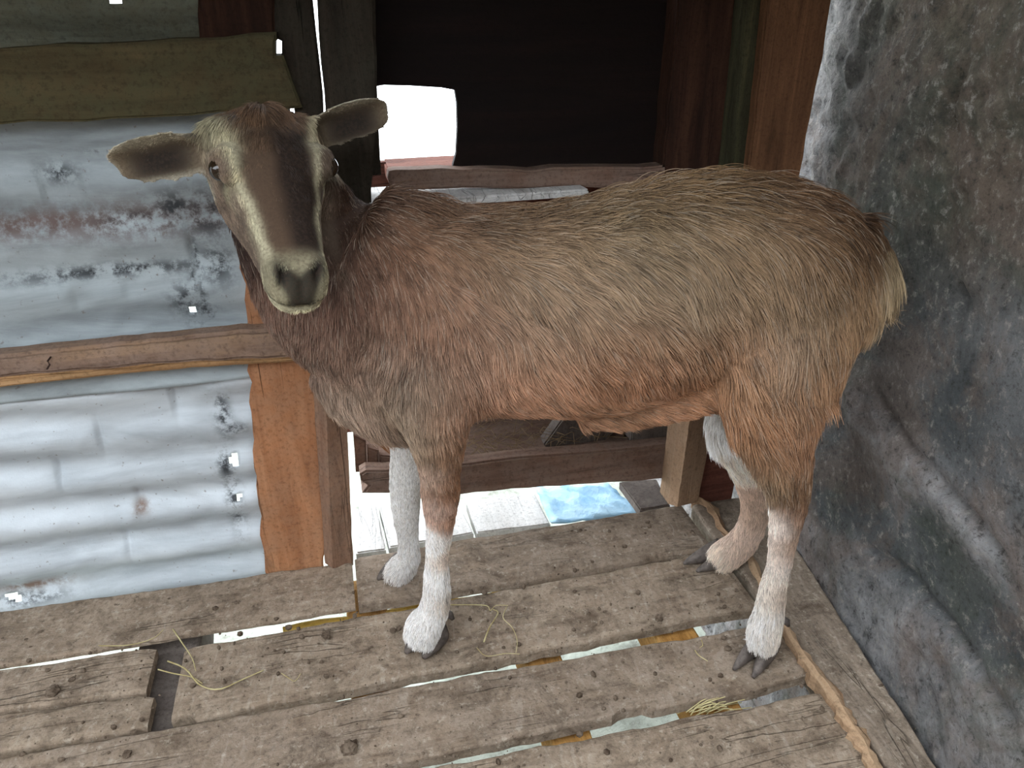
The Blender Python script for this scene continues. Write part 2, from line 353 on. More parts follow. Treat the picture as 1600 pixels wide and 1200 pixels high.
# ------------------------------------------------------------ corrugated sheets of the back wall
def metal(name, c0, c1, c2, rust, seed, rough=.5, met=.35):
    t = NT(name); lo = (seed, seed*2, 0)
    n = t.noise(t.mapping((3, 3, 14), loc=lo), 1., 7, .65, .5); n2 = t.noise(t.mapping((1, 1, 1), loc=lo), 38., 9, .74); n3 = t.noise(t.mapping((1, 1, 1)), 110., 3, .6)
    c = t.ramp(n, [(.3, srgb(c0)), (.5, srgb(c1)), (.68, srgb(c2))])
    a = t.attr('stain'); sp = t.n.new('ShaderNodeSeparateColor'); t.l.new(a.outputs['Color'], sp.inputs[0])
    f = t.math('MULTIPLY', sp.outputs[0], t.ramp(n2, [(.38, BW(0)), (.55, BW(1))]))
    c = t.mix(f, c, srgb(rust))
    f = t.math('MULTIPLY', sp.outputs[1], t.ramp(n2, [(.45, BW(0)), (.56, BW(1))]))
    c = t.mix(f, c, srgb((58, 62, 66)))
    c = t.mix(t.ramp(n3, [(.26, BW(.7)), (.34, BW(0))]), c, srgb((120, 112, 104)))
    r = t.ramp(n2, [(.3, BW(rough-.12)), (.7, BW(rough+.15))])
    return t.done(c, t.bump(n2, .0022, .5), r, .4, met)
M['metal'] = metal('dull_galvanised_sheet', (168, 176, 182), (196, 204, 210), (214, 222, 228), (132, 112, 100), 1, .55, .15)
M['metalup'] = metal('dirty_galvanised_sheet', (132, 140, 144), (166, 176, 180), (188, 198, 202), (112, 96, 92), 4, .6, .2)
wall = tag(empty('wall_back', (0, YW, 0)), 'back wall of patched corrugated sheets, boards and rough posts', kind='structure')
def sheet(name, x0, x1, z0, z1, Y, amp, phase, tilt, mat, stains=(), marks=(), holes=(), dents=(), seed=0, st=.005, wav=.0, rag=0.):
    nx, nzz = int((x1-x0)/st), int((z1-z0)/st); V = []; T = []
    for i in range(nx+1):
        for j in range(nzz+1):
            x = x0+(x1-x0)*i/nx; z = z0+(z1-z0)*j/nzz; q = Vector((x, seed, z))
            z_ = z-tilt*(x-x0)+.012*noise.noise(Vector((x*3, seed, z*2)))
            a = amp*(1+.5*noise.noise(q*5)); y = -a*sin(2*pi*(z_-phase)/.078)
            y -= wav*noise.noise(Vector((x*5, seed+3, z*6)))*1.5
            for dx, dz, sx, sz, dp in dents:
                u, v = (x-dx)/sx, (z-dz)/sz
                if abs(u) < 3 and abs(v) < 3: y += dp*math.exp(-abs(u)**1.3-v*v)*(1 if u > 0 else .35)
            # creases
            c = noise.noise(Vector((x*16, seed+5, z*22))); y += .0022*(abs(c)*2-.5)*(amp > 0)
            rz = rag*noise.noise(Vector((x*30, 2, 1)))*(j == 0)
            V.append((x, Y+y, z+rz))
            s_ = max([0]+[math.exp(-((x-a_)/b_)**2-((z-c_)/d_)**2) for a_, c_, b_, d_ in stains]); k_ = max([0]+[math.exp(-((x-a_)/b_)**2-((z-c_)/d_)**2) for a_, c_, b_, d_ in marks])
            T.append((min(1, s_*1.1), min(1, k_*1.1), 0, 1))
    Fc = []
    for i in range(nx):
        for j in range(nzz):
            x = x0+(x1-x0)*(i+.5)/nx; z = z0+(z1-z0)*(j+.5)/nzz
            if any(((x-hx)/rx)**2+((z-hz)/rz)**2 < 1+.5*noise.noise(Vector((x*200, z*200, 1))) for hx, hz, rx, rz in holes): continue
            Fc.append((i*(nzz+1)+j, (i+1)*(nzz+1)+j, (i+1)*(nzz+1)+j+1, i*(nzz+1)+j+1))
    me = mesh(name, V, Fc); at = me.color_attributes.new('stain', 'FLOAT_COLOR', 'POINT'); at.data.foreach_set('color', np.array(T, dtype=np.float32).ravel())
    o = link(name, me, mat, wall, True)
    so = o.modifiers.new('s', 'SOLIDIFY'); so.thickness = .0012; so.offset = 1
    return o
def W(px, py, Y=YW): p = ony(px, py, Y); return p[0], p[2]
def ell(px, py, rx, ry): a = W(px, py); return (a[0], a[1], rx/1000.*1.05, ry/1000.*1.05)
xa = W(390, 700)[0]; zr = W(200, 560)[1]
sheet('corrugated_sheet', -1.45, xa+.05, -.05, zr, YW+.030, .0078, .012, .015, M['metal'],
      stains=[ell(215, 810, 12, 12), ell(40, 935, 60, 10)], marks=[ell(345, 660, 12, 40), ell(350, 740, 12, 30), ell(365, 800, 12, 60), ell(30, 955, 60, 10), ell(365, 680, 18, 10)],
      holes=[ell(337, 594, 7, 6), ell(360, 592, 6, 6), ell(364, 732, 7, 9), ell(372, 790, 4, 5), ell(8, 952, 9, 4), ell(20, 955, 5, 4)],
      dents=[(*W(262, 630), .03, .034, .016), (*W(143, 700), .022, .03, .018), (*W(78, 760), .03, .024, .020), (*W(190, 870), .03, .03, .012), (*W(205, 800), .03, .03, .012)], seed=1, rag=.004)
sheet('corrugated_sheet', -1.45, W(470, 300)[0], zr-.06, W(150, 170)[1]+.03, YW+.018, .0030, .03, .0, M['metalup'],
      stains=[ell(60, 355, 150, 22), ell(200, 350, 140, 26), ell(320, 340, 60, 26)], marks=[ell(270, 330, 26, 22), ell(320, 340, 26, 30), ell(306, 415, 5, 40), ell(170, 238, 28, 4), ell(300, 450, 4, 30), ell(318, 480, 6, 40), ell(290, 475, 22, 24), ell(180, 430, 150, 10), ell(205, 350, 40, 12), ell(85, 275, 22, 12), ell(335, 420, 26, 26), ell(315, 500, 20, 22)],
      holes=[ell(297, 490, 6, 5)], dents=[(*W(290, 395), .03, .03, .012), (*W(60, 300), .03, .03, .008), (*W(190, 460), .04, .02, .006), (*W(110, 480), .03, .02, .006), (*W(120, 300), .03, .04, .006)], seed=5, wav=.006)
sheet('corrugated_sheet', -1.5, W(325, 40)[0], W(150, 80)[1]-.06, W(150, 0)[1]+.3, YW+.02, .006, .02, 0, M['green'], seed=9, wav=.004, holes=[ell(177, 2, 9, 5)], st=.007)
wall_board('rail', [(-160, 582), (0, 556), (210, 535), (330, 522), (440, 513), (520, 504), (520, 552), (475, 560), (300, 567), (100, 583), (0, 592), (-160, 615)], M['rail'], wall, Y=YW-.028, thick=.03, jit=.0022, bev=.006, seed=2, seg=.02)
wall_board('rail_lip', [(-160, 612), (0, 590), (105, 581), (300, 564), (475, 557), (520, 550), (520, 556), (475, 565), (300, 575), (130, 592), (0, 606), (-160, 628)], M['rail_under'], wall, Y=YW-.024, thick=.025, jit=.0012, bev=.003, seed=3, seg=.02)
def nail(px, py, Y, l=.014, dx=.004, dz=-.012):
    p = ony(px, py, Y); V, Fc = tube([p+np.array([0, .006, 0]), p+np.array([0, -l, 0]), p+np.array([dx*.5, -l-.002, dz*.4]), p+np.array([-dx, -l, dz])], .0013, 6)
    return link('nail', mesh('nail', V, Fc), M['nail'], wall)
t = NT('rusty_nail'); M['nail'] = t.done(srgb((46, 28, 22)), None, .7, .3)
nail(79, 558, YW-.028)
wall_board('beam', [(-200, 88), (0, 76), (432, 50), (432, 64), (430, 66), (430, 87), (443, 87), (472, 168), (300, 181), (0, 195), (-200, 205)], M['olive'], wall, Y=YW-.035, thick=.05, jit=.003, bev=.005, seed=4)
wall_board('board', [(305, -60), (430, -60), (430, 64), (312, 66)], M['darkred'], wall, Y=YW-.02, thick=.03, jit=.002, seed=5)
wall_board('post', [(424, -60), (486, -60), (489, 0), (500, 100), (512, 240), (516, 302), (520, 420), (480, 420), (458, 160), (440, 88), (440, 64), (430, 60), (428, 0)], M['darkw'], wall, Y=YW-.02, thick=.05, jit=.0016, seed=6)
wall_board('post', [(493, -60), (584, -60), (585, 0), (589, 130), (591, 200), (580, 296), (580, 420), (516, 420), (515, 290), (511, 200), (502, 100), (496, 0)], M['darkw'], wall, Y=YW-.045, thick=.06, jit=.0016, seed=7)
wall_board('board', [(560, -60), (585, -60), (589, 130), (592, 200), (596, 274), (560, 276)], M['darkw'], wall, Y=YW-.015, thick=.02, jit=.001, seed=8)
# wide board with a wavy bark edge, and the batten in front of it
wall_board('board', [(375, 395), (374, 420), (384, 445), (382, 470), (385, 520), (386, 580), (394, 600), (389, 630), (397, 690), (396, 720), (401, 745), (404, 790), (409, 810), (406, 838), (417, 905), (507, 903), (505, 700), (495, 540), (490, 395)], M['rust'], wall, Y=YW+.000, thick=.02, jit=.003, bev=.003, seed=9, seg=.015)
# batten: a four-sided stick set cornerwise
def stick(name, px_top, px_bot, mat, Y, depth=.05, seed=0):
    """px lists: left edge, front corner, right edge (top and bottom); front corner stands proud"""
    V = []; n = 24
    for i in range(n+1):
        f = i/n
        for k in range(3):
            x = px_top[k][0]*(1-f)+px_bot[k][0]*f; y = px_top[k][1]*(1-f)+px_bot[k][1]*f
            p = ony(x, y, Y-(.022 if k == 1 else .0)); p[0] += .0014*noise.noise(Vector((f*14, k, seed))); V.append(p)
        for k in (2, 0): q = V[i*5+k].copy(); q[1] += depth; V.append(q)
    Fc = [(i*5+j, i*5+(j+1) % 5, (i+1)*5+(j+1) % 5, (i+1)*5+j) for i in range(n) for j in range(5)]+[(0, 1, 2, 3, 4), tuple(n*5+j for j in range(5))[::-1]]
    me = mesh(name, V, Fc); bm = bmesh.new(); bm.from_mesh(me); bmesh.ops.recalc_face_normals(bm, faces=bm.faces); bm.to_mesh(me); bm.free()
    return link(name, me, mat, wall)
stick('batten', [(480, 480), (503, 480), (534, 480)], [(508, 880), (520, 888), (552, 883)], M['batten'], YW-.02, .03, 1)
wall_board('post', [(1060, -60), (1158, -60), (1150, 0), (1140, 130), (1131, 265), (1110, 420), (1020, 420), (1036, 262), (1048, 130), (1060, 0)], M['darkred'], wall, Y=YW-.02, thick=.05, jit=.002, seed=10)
stick('batten', [(1158, -60), (1165, -60), (1200, -60)], [(1108, 420), (1118, 420), (1152, 420)], M['postgr'], YW-.025, .04, 2)
wall_board('post', [(1206, -60), (1310, -60), (1300, 0), (1287, 90), (1268, 180), (1250, 276), (1225, 420), (1150, 420), (1170, 258), (1186, 120), (1198, 0)], M['postbr'], wall, Y=YW-.045, thick=.07, jit=.002, seed=11)
# lower ends of the posts right of the opening
stick('batten', [(1072, 560), (1092, 560), (1135, 560)], [(1044, 787), (1058, 792), (1090, 784)], M['newpost'], YW-.02, .04, 3)
wall_board('post', [(1120, 560), (1185, 560), (1160, 690), (1142, 790), (1112, 800), (1082, 790), (1100, 690)], M['troughred'], wall, Y=YW-.005, thick=.04, jit=.002, seed=12)
# the dark panel with its square hatch opening
def panel():
    Y = YW+.02
    hole = [(588, 136), (600, 133), (640, 134), (690, 137), (711, 141), (714, 160), (715, 200), (713, 240), (708, 258), (660, 262), (596, 262)]
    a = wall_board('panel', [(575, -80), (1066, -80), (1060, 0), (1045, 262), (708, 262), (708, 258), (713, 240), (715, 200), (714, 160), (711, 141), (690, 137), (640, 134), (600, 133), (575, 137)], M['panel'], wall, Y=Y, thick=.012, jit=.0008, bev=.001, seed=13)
panel()

# ------------------------------------------------------------ feeding trough outside the opening
tr = tag(empty('feeding_trough', tuple(ony(830, 770, YW+.2))), 'wooden feeding trough boxed onto the outside of the wall behind the goat', 'feeding trough')
wall_board('ledge_board', [(608, 268), (618, 266), (760, 264), (900, 262), (1042, 258), (1042, 300), (905, 292), (760, 294), (655, 297), (612, 296), (606, 280)], M['trough'], wall, Y=YW-.02, thick=.03, jit=.003, bev=.003, seed=14)
def slab(name, pts, thick, mat, parent, seed=0, **k):   # horizontal or tilted quad board, thickness downwards
    return poly_board(name, pts, thick, mat, parent, (0, 0, -1), seed=seed, **k)
zl = ony(750, 303, YW-.03)[2]
xl0, xl1 = ony(560, 303, YW)[0], ony(905, 303, YW)[0]
slab('top_board', [(xl0, YW-.045, zl), (xl1, YW-.045, zl), (xl1-.02, YW+.04, zl+.004), (xl0, YW+.04, zl+.004)], .010, M['pale'], wall, 15)
wall_board('front_board', [(562, 742), (572, 736), (700, 728), (800, 716), (930, 706), (1052, 694), (1050, 748), (930, 757), (800, 765), (715, 775), (612, 772), (566, 772), (575, 760), (564, 752)], M['trough'], wall, Y=YW+.02, thick=.03, jit=.003, bev=.004, seed=16)
zf = ony(800, 730, YW+.04)[2]; x0t, x1t = ony(560, 700, YW)[0]+.0, ony(1050, 700, YW)[0]
slab('bottom_board', [(x0t, YW+.06, zf-.005), (x1t, YW+.06, zf-.005), (x1t, YW+.28, zf-.005), (x0t, YW+.28, zf-.005)], .02, M['trough'], tr, 17)
poly_board('back_board', [(x0t-.02, YW+.28, zf-.02), (x1t+.05, YW+.28, zf-.02), (x1t+.05, YW+.26, zl+.0), (x0t-.02, YW+.26, zl+.0)], .02, M['troughred'], tr, (0, 1, 0), seed=18)
poly_board('side_board', [(x1t+.05, YW+.06, zf-.02), (x1t+.05, YW+.28, zf-.02), (x1t+.05, YW+.28, zl), (x1t+.05, YW+.06, zl)], .02, M['troughred'], tr, (1, 0, 0), seed=19)
slab('cover_board', [(x0t+.10, YW+.06, zl+.0), (x1t+.08, YW+.06, zl+.0), (x1t+.08, YW+.29, zl), (x0t+.10, YW+.29, zl)], .02, M['troughred'], tr, 20)
wall_board('block', [(990, 640), (1050, 636), (1050, 690), (992, 700), (986, 690)], M['greyw'], tr, Y=YW+.06, thick=.06, seed=21)
wall_board('brace', [(890, 640), (968, 640), (965, 672), (915, 712), (862, 712), (850, 695)], M['greyw'], tr, Y=YW+.10, thick=.03, seed=22)
wall_board('diagonal_brace', [(550, 668), (565, 652), (640, 690), (735, 738), (722, 757), (640, 735)], M['rust'], tr, Y=YW+.06, thick=.02, seed=23)
for k, q in enumerate(([(552, 680), (572, 690), (574, 738), (556, 739)], [(574, 700), (592, 705), (592, 738), (575, 738)], [(593, 712), (640, 715), (640, 738), (593, 738)])):
    wall_board('slat', q, M['trough'], tr, Y=YW+.075, thick=.015, seed=24+k, jit=.001)
for k in range(1):
    V, Fc = [], []; c0 = ony(860, 690, YW+.12)
    for q in range(170):
        x = c0[0]+random.uniform(-.17, .17); y = YW+random.uniform(.07, .22); z = zf+random.uniform(.0, .03)*(1-abs(x-c0[0])*3); a_ = random.uniform(0, pi); l = random.uniform(.02, .07)
        d = np.array([cos(a_), sin(a_)*.6, random.uniform(-.1, .5)]); p = np.array([x, y, max(z, zf+.002)]); pm = p+d*l*.5+np.array([0, 0, .006])
        v, f = tube([p-d*l*.5+UZ0*abs(d[2])*l*.5, pm, p+d*l*.6], .0006, 4); o_ = len(V); V += v; Fc += [tuple(i+o_ for i in g) for g in f]
    tag(link('hay', mesh('hay', V, Fc), M['haydk']), 'loose dry hay lying in the trough behind the goat', 'hay', kind='stuff')
# outside seen through the opening
for k, q in enumerate(([(560, 788), (588, 788), (603, 858), (556, 864)], [(592, 790), (716, 782), (740, 832), (608, 855)], [(728, 782), (835, 770), (860, 818), (745, 832)], )):
    pts = [onz(x, y, -.13) for x, y in q]
    o = slab('slab', pts, .03, M['pale'], None, 30+k, jit=.001)
    tag(o, ['narrow pale slab outside, left of the far front leg', 'wide white slab outside, behind the two front legs of the goat', 'pale slab outside beside the blue sheet'][k], 'slab', 'pale slabs outside the opening')
t = NT('blue_plastic'); n = t.noise(t.mapping((1, 1, 1)), 14., 5, .6)
M['blue'] = t.done(t.ramp(n, [(.35, srgb((120, 170, 205))), (.65, srgb((170, 205, 225)))]), t.bump(n, .01, .8), .5, .4)
V = []; Fc = []
c4 = [onz(x, y, -.12) for x, y in [(836, 762), (950, 755), (1005, 802), (862, 820)]]
for i in range(13):
    for j in range(9):
        u, v = i/12, j/8; p = (c4[0]*(1-u)+c4[1]*u)*(1-v)+(c4[3]*(1-u)+c4[2]*u)*v; V.append((p[0], p[1], p[2]+.012*noise.noise(Vector((i*.7, j*.7, 0)))))
Fc = [(i*9+j, i*9+j+1, (i+1)*9+j+1, (i+1)*9+j) for i in range(12) for j in range(8)]
o = link('plastic_sheet', mesh('plastic_sheet', V, Fc), M['blue'], smooth=True); o.modifiers.new('s', 'SOLIDIFY').thickness = .003
tag(o, 'crumpled light blue plastic sheet outside below the trough', 'plastic sheet')
o = slab('board', [onz(x, y, -.06) for x, y in [(968, 752), (1026, 748), (1047, 788), (1000, 796)]], .02, M['greyw'], None, 35); tag(o, 'grey-brown board outside, right of the blue sheet', 'board')

# ------------------------------------------------------------ unseen roof and walls
t = NT('dark_roof'); n = t.noise(t.mapping((1, 1, 1)), 5.); M['roof'] = t.done(t.ramp(n, [(.3, srgb((50, 44, 38))), (.7, srgb((84, 74, 64)))]), None, .9, .1)
def boxm(name, a, b, mat, label):
    V = [(x, y, z) for x in (a[0], b[0]) for y in (a[1], b[1]) for z in (a[2], b[2])]
    Fc = [(0, 1, 3, 2), (4, 6, 7, 5), (0, 4, 5, 1), (2, 3, 7, 6), (0, 2, 6, 4), (1, 5, 7, 3)]
    return tag(link(name, mesh(name, V, Fc), mat), label, kind='structure')
def slope(name, pts, mat, label, dz=.03):
    V = []
    for p in pts: V += [p, (p[0], p[1], p[2]+dz)]
    Fc = [(0, 2, 4, 6), (1, 7, 5, 3), (0, 1, 3, 2), (2, 3, 5, 4), (4, 5, 7, 6), (6, 7, 1, 0)]
    return tag(link(name, mesh(name, V, Fc), mat), label, kind='structure')
slope('ceiling', [(-2.0, .50, 1.12), (1.6, .50, 1.12), (1.6, 1.22, 1.20), (-2.0, 1.22, 1.20)], M['roof'], 'unseen low dark roof over the back of the pen, shaped to shade it')  # out of view; edge and height shaped to shade the upper back wall
boxm('blocker_front', (-1.9, -1.35, -.6), (1.2, -1.3, 1.5), M['greyw'], 'unseen board wall added behind the camera to limit the daylight')  # added out of view behind the camera to block low daylight
boxm('blocker_left', (-1.95, -1.3, -.6), (-1.9, 1.1, 1.1), M['greyw'], 'unseen board wall added on the left to limit the daylight')  # added out of view to block daylight from the left

# ------------------------------------------------------------ GOAT
GA = np.array([.045, .970, 0.]); GT = np.array([.973, -.231, 0.]); GT /= np.linalg.norm(GT)
GN = np.array([GT[1], -GT[0], 0.])            # sideways, towards the near flank
def onL(x, y, L):
    d = ray(x, y); return CC+d*(((GA-CC) @ GN+L)/(d @ GN))
def mirrorL(p): L = (p-GA) @ GN; return p-2*L*GN
def ringpts(c, ax, ay, ra, rb, n=28, e=2.0, rb2=None):
    P = []
    for k in range(n):
        t_ = 2*pi*k/n; ct, stt = cos(t_), sin(t_)
        q = (abs(ct)**(2/e))*(1 if ct >= 0 else -1); r = (abs(stt)**(2/e))*(1 if stt >= 0 else -1)
        P.append(c+ax*ra*q+ay*(rb if r >= 0 or rb2 is None else rb2)*r)
    return P
PV, PF = [], []
def loft(rings):
    b = len(PV); n = len(rings[0])
    for R_ in rings: PV.extend(R_)
    for i in range(len(rings)-1):
        for k in range(n): PF.append((b+i*n+k, b+i*n+(k+1) % n, b+(i+1)*n+(k+1) % n, b+(i+1)*n+k))
    for R_, s in ((rings[0], 0), (rings[-1], 1)):
        c = sum(R_)/n; PV.append(c); ci = len(PV)-1; o = b if not s else b+(len(rings)-1)*n
        for k in range(n):
            PF.append((ci, o+(k+1) % n, o+k) if not s else (ci, o+k, o+(k+1) % n))
UZ = np.array([0, 0, 1.])
TOR = [(535, 345, 600, .062), (560, 326, 640, .080), (600, 318, 668, .096), (650, 320, 672, .106), (705, 322, 664, .112), (765, 324, 648, .119), (830, 324, 648, .127), (900, 314, 650, .131), (970, 296, 645, .129), (1035, 279, 630, .122),
       (1095, 271, 606, .113), (1155, 273, 590, .107), (1215, 279, 580, .105), (1272, 298, 568, .096), (1320, 336, 545, .080), (1354, 385, 520, .055), (1372, 430, 490, .028)]
RG = []
for X, yt, yb, wd_ in TOR:
    L0 = 0.
    a, b = onL(X, yt, 0), onL(X, yb, 0); zt, zb = a[2], b[2]; s = ((a+b)/2-GA) @ GT
    for it in range(12):
        c = GA+GT*s; c = np.array([c[0], c[1], (zt+zb)/2]); R_ = ringpts(c, GN, UZ, wd_, (zt-zb)/2, e=2.25)
        pr = np.array([proj(p) for p in R_]); mt, mb = pr[:, 1].min(), pr[:, 1].max(); mx = pr[:, 0].mean()
        zt += (mt-yt)*.00085; zb += (mb-yb)*.00085; s += (X-mx)*.0008
    RG.append(R_)
loft(RG)
def limb(js, n=20):
    """joints: px, py, half length along body, half width, lateral offset"""
    J = []; P3 = [onL(j[0], j[1], j[4]) for j in js]; K = (len(js)-1)*5
    arr = [[*P3[i], js[i][2], js[i][3]] for i in range(len(js))]
    pts = [catm(arr, i/K) for i in range(K+1)]; R_ = []
    for i, q in enumerate(pts):
        d = pts[min(i+1, K)][:3]-pts[max(i-1, 0)][:3]; d /= np.linalg.norm(d)
        ax = GT-(GT @ d)*d; ax /= np.linalg.norm(ax); ay = np.cross(d, ax)
        R_.append(ringpts(q[:3], ax, ay, q[3], q[4], n))
    loft(R_)
limb([(640, 470, .075, .035, .055), (655, 560, .072, .042, .072), (675, 630, .055, .042, .080), (684, 690, .038, .034, .078), (687, 735, .029, .027, .075), (688, 778, .027, .026, .073), (687, 820, .020, .020, .073), (683, 870, .0165, .0165, .074), (682, 925, .020, .019, .076), (676, 955, .022, .022, .077), (663, 978, .027, .026, .080), (657, 995, .026, .026, .081)])
limb([(650, 600, .055, .035, -.06), (645, 660, .042, .034, -.068), (640, 710, .031, .028, -.075), (634, 760, .026, .025, -.08), (634, 800, .022, .022, -.082), (637, 840, .017, .017, -.084), (638, 868, .019, .018, -.084), (628, 886, .023, .022, -.084), (618, 897, .022, .022, -.084)])
limb([(1240, 430, .085, .03, .06), (1228, 520, .088, .040, .068), (1212, 590, .078, .045, .080), (1208, 650, .062, .042, .088), (1218, 705, .043, .034, .095), (1230, 755, .031, .026, .102), (1232, 790, .026, .023, .106), (1225, 830, .020, .020, .109), (1218, 880, .0165, .017, .111), (1207, 925, .018, .018, .112), (1201, 960, .021, .021, .112), (1194, 985, .023, .024, .112), (1191, 1005, .020, .022, .112)])
limb([(1210, 520, .080, .035, -.05), (1190, 600, .070, .040, -.065), (1166, 664, .060, .038, -.075), (1177, 722, .039, .030, -.088), (1184, 775, .028, .025, -.097), (1176, 815, .022, .021, -.103), (1160, 845, .025, .022, -.108), (1138, 864, .028, .024, -.112), (1122, 874, .025, .022, -.113)])
# neck
def tubeE(js, n=28):
    K = (len(js)-1)*5; pts = [catm(js, i/K) for i in range(K+1)]; R_ = []
    for i, q in enumerate(pts):
        d = pts[min(i+1, K)][:3]-pts[max(i-1, 0)][:3]; d /= np.linalg.norm(d)
        ay = GN-(GN @ d)*d; ay /= np.linalg.norm(ay); ax = np.cross(d, ay); R_.append(ringpts(q[:3], ax, ay, q[3], q[4], n))
    loft(R_)
nk = [(640, 480, 0., .150, .085), (585, 462, .008, .142, .085), (535, 440, .0, .125, .075), (492, 392, -.005, .100, .062), (460, 335, .0, .080, .052), (436, 270, .03, .064, .045)]
tubeE([[*onL(x, y, L), a, b] for x, y, L, a, b in nk])
# brisket and belly fold, tail
tubeE([[*onL(x, y, L), a, b] for x, y, L, a, b in [(520, 560, .01, .04, .045), (560, 610, .01, .045, .055), (610, 648, .01, .035, .05), (660, 660, .0, .02, .04)]])
tubeE([[*onL(x, y, L), a, b] for x, y, L, a, b in [(900, 650, .03, .01, .03), (960, 640, .03, .024, .035), (1030, 625, .03, .028, .04), (1100, 606, .04, .03, .04), (1150, 600, .05, .03, .03)]])
tubeE([[*onL(x, y, L), a, b] for x, y, L, a, b in [(1330, 350, .0, .022, .025), (1362, 385, .0, .018, .022), (1382, 430, .0, .016, .022), (1384, 470, .0, .012, .016), (1384, 492, .0, .006, .01)]])
# head
HO = atd(412, 190, .855); tw = CC-HO; tw /= np.linalg.norm(tw)
ed = -CU*.965+CR*.262; HNv = .86*ed+.51*tw; HNv -= 0; HNv /= np.linalg.norm(HNv)
Fv = tw-(tw @ HNv)*HNv; Fv /= np.linalg.norm(Fv); Lv = np.cross(HNv, Fv); Lv *= 1 if Lv @ CR > 0 else -1
ph = radians(14); Fv, Lv = Fv*cos(ph)+Lv*sin(ph), Lv*cos(ph)-Fv*sin(ph)
SU, SL = .79, .95
HM = np.array([HNv/SU, Lv/SL, Fv/SL]).T
def hp(u, l, f): return HO+HNv*(u*SU)+Lv*(l*SL)+Fv*(f*SL)
HR = [(-.043, .046, -.035, -.075), (-.034, .059, -.014, -.095), (-.012, .0675, .004, -.108), (.015, .067, .013, -.115), (.04, .065, .016, -.120), (.065, .061, .014, -.122), (.09, .057, .008, -.120), (.115, .050, .001, -.114), (.145, .043, -.006, -.104), (.175, .0385, -.011, -.094),
      (.205, .034, -.014, -.086), (.232, .0345, -.018, -.081), (.252, .033, -.024, -.078), (.267, .027, -.033, -.074), (.276, .018, -.044, -.066)]
R_ = []
for u, hw, fd, fv in HR:
    c = hp(u, 0, (fd*.62+fv*.38)); up_, dn_ = abs(fd-(fd*.62+fv*.38)), abs(fv-(fd*.62+fv*.38))
    R_.append(ringpts(c, Lv, Fv, hw, up_, 32, 2.5, dn_))
loft(R_)
for sd in (-1, 1):      # brow and jaw bulges
    for (u, l, f, r_) in ((.075, .050, -.004, .019), (.10, .030, -.085, .018), (.235, .019, -.028, .015)):
        c = hp(u, sd*l, f); loft([ringpts(c+HNv*r_*1.25*cos(q), Lv, Fv, r_*sin(q)+1e-4, r_*sin(q)+1e-4, 14) for q in np.linspace(.05, pi-.05, 9)])
tubeE([[*hp(u, 0, f), r, r] for u, f, r in [(-.02, -.012, .018), (.0, .002, .020), (.025, .008, .018)]], 14)
# ears: cupped leaves with a root that turns from the skull outwards
def ear(sd, root, tip, mid, wmax, depth, face):
    K, Mn = 16, 9; A, B = [], []
    for i in range(K+1):
        s = i/K; c = catm([root, mid, tip], s); d = catm([root, mid, tip], min(1, s+.03))-catm([root, mid, tip], max(0, s-.03)); d /= np.linalg.norm(d)
        wv = np.cross(d, face); wv /= np.linalg.norm(wv); fn = np.cross(wv, d); fn *= 1 if fn @ face > 0 else -1
        wdt = wmax*(.55+.45*min(1, s/.35))*sqrt(max(.02, 1-max(0, (s-.55)/.47)**2.2)); cup = depth*(1-.6*s)*(wdt/wmax)
        ra, rb = [], []
        for k in range(Mn+1):
            q = -1+2*k/Mn; base = c+wv*wdt*q+fn*cup*(q*q*1.6-.8)
            th = .0048*(1-.25*abs(q)); ra.append(base+fn*th); rb.append(base-fn*th)
        A.append(ra+rb[::-1])
    loft(A)
tc = CC-HO; tc /= np.linalg.norm(tc)
eL = (hp(.012, -.050, -.030), atd(174, 264, .86), atd(245, 240, .845))
eR = (hp(-.008, .046, -.035), atd(614, 172, .915), atd(545, 184, .90))
fcL = tc*.85-UZ*.30+CR*-.05; fcR = tc*.85-UZ*.35+CR*.0
ear(-1, *eL, .028, .026, fcL/np.linalg.norm(fcL)); ear(1, *eR, .0245, .024, fcR/np.linalg.norm(fcR))

me = mesh('body0', PV, PF); bm = bmesh.new(); bm.from_mesh(me); bmesh.ops.recalc_face_normals(bm, faces=bm.faces); bm.to_mesh(me); bm.free()
tmp = bpy.data.objects.new('tmp', me); COL.objects.link(tmp)
rm = tmp.modifiers.new('r', 'REMESH'); rm.mode = 'VOXEL'; rm.voxel_size = .0038; rm.adaptivity = 0
sm = tmp.modifiers.new('s', 'SMOOTH'); sm.factor = .5; sm.iterations = 5
dg = bpy.context.evaluated_depsgraph_get(); dg.update()
bme = bpy.data.meshes.new_from_object(tmp.evaluated_get(dg)); bpy.data.objects.remove(tmp)
bme.name = 'goat_body'
nv = len(bme.vertices); BV = np.empty(nv*3); bme.vertices.foreach_get('co', BV); BV = BV.reshape(-1, 3)
# larger smooth on the trunk only (joins of legs and neck), the head and feet keep their detail
ed_ = np.empty(len(bme.edges)*2, dtype=np.int64); bme.edges.foreach_get('vertices', ed_); ed_ = ed_.reshape(-1, 2)
hl = (BV-HO) @ HM
ishead = np.clip((.30-np.abs(hl[:, 0]-.12)*1.6-np.abs(hl[:, 2]+.05)-np.abs(hl[:, 1])*.6)*9, 0, 1)
trunk = np.clip((BV[:, 2]-.22)/.08, 0, 1)*(1-ishead)
deg = np.bincount(ed_.ravel(), minlength=nv)[:, None]
earm = np.zeros(nv)
for it in range(22):
    acc = np.zeros((nv, 3))
    for k in range(3):
        acc[:, k] = np.bincount(ed_[:, 0], BV[ed_[:, 1], k], nv)+np.bincount(ed_[:, 1], BV[ed_[:, 0], k], nv)
    BV += (acc/deg-BV)*(.6*trunk)[:, None]
bme.vertices.foreach_set('co', BV.ravel()); bme.update()
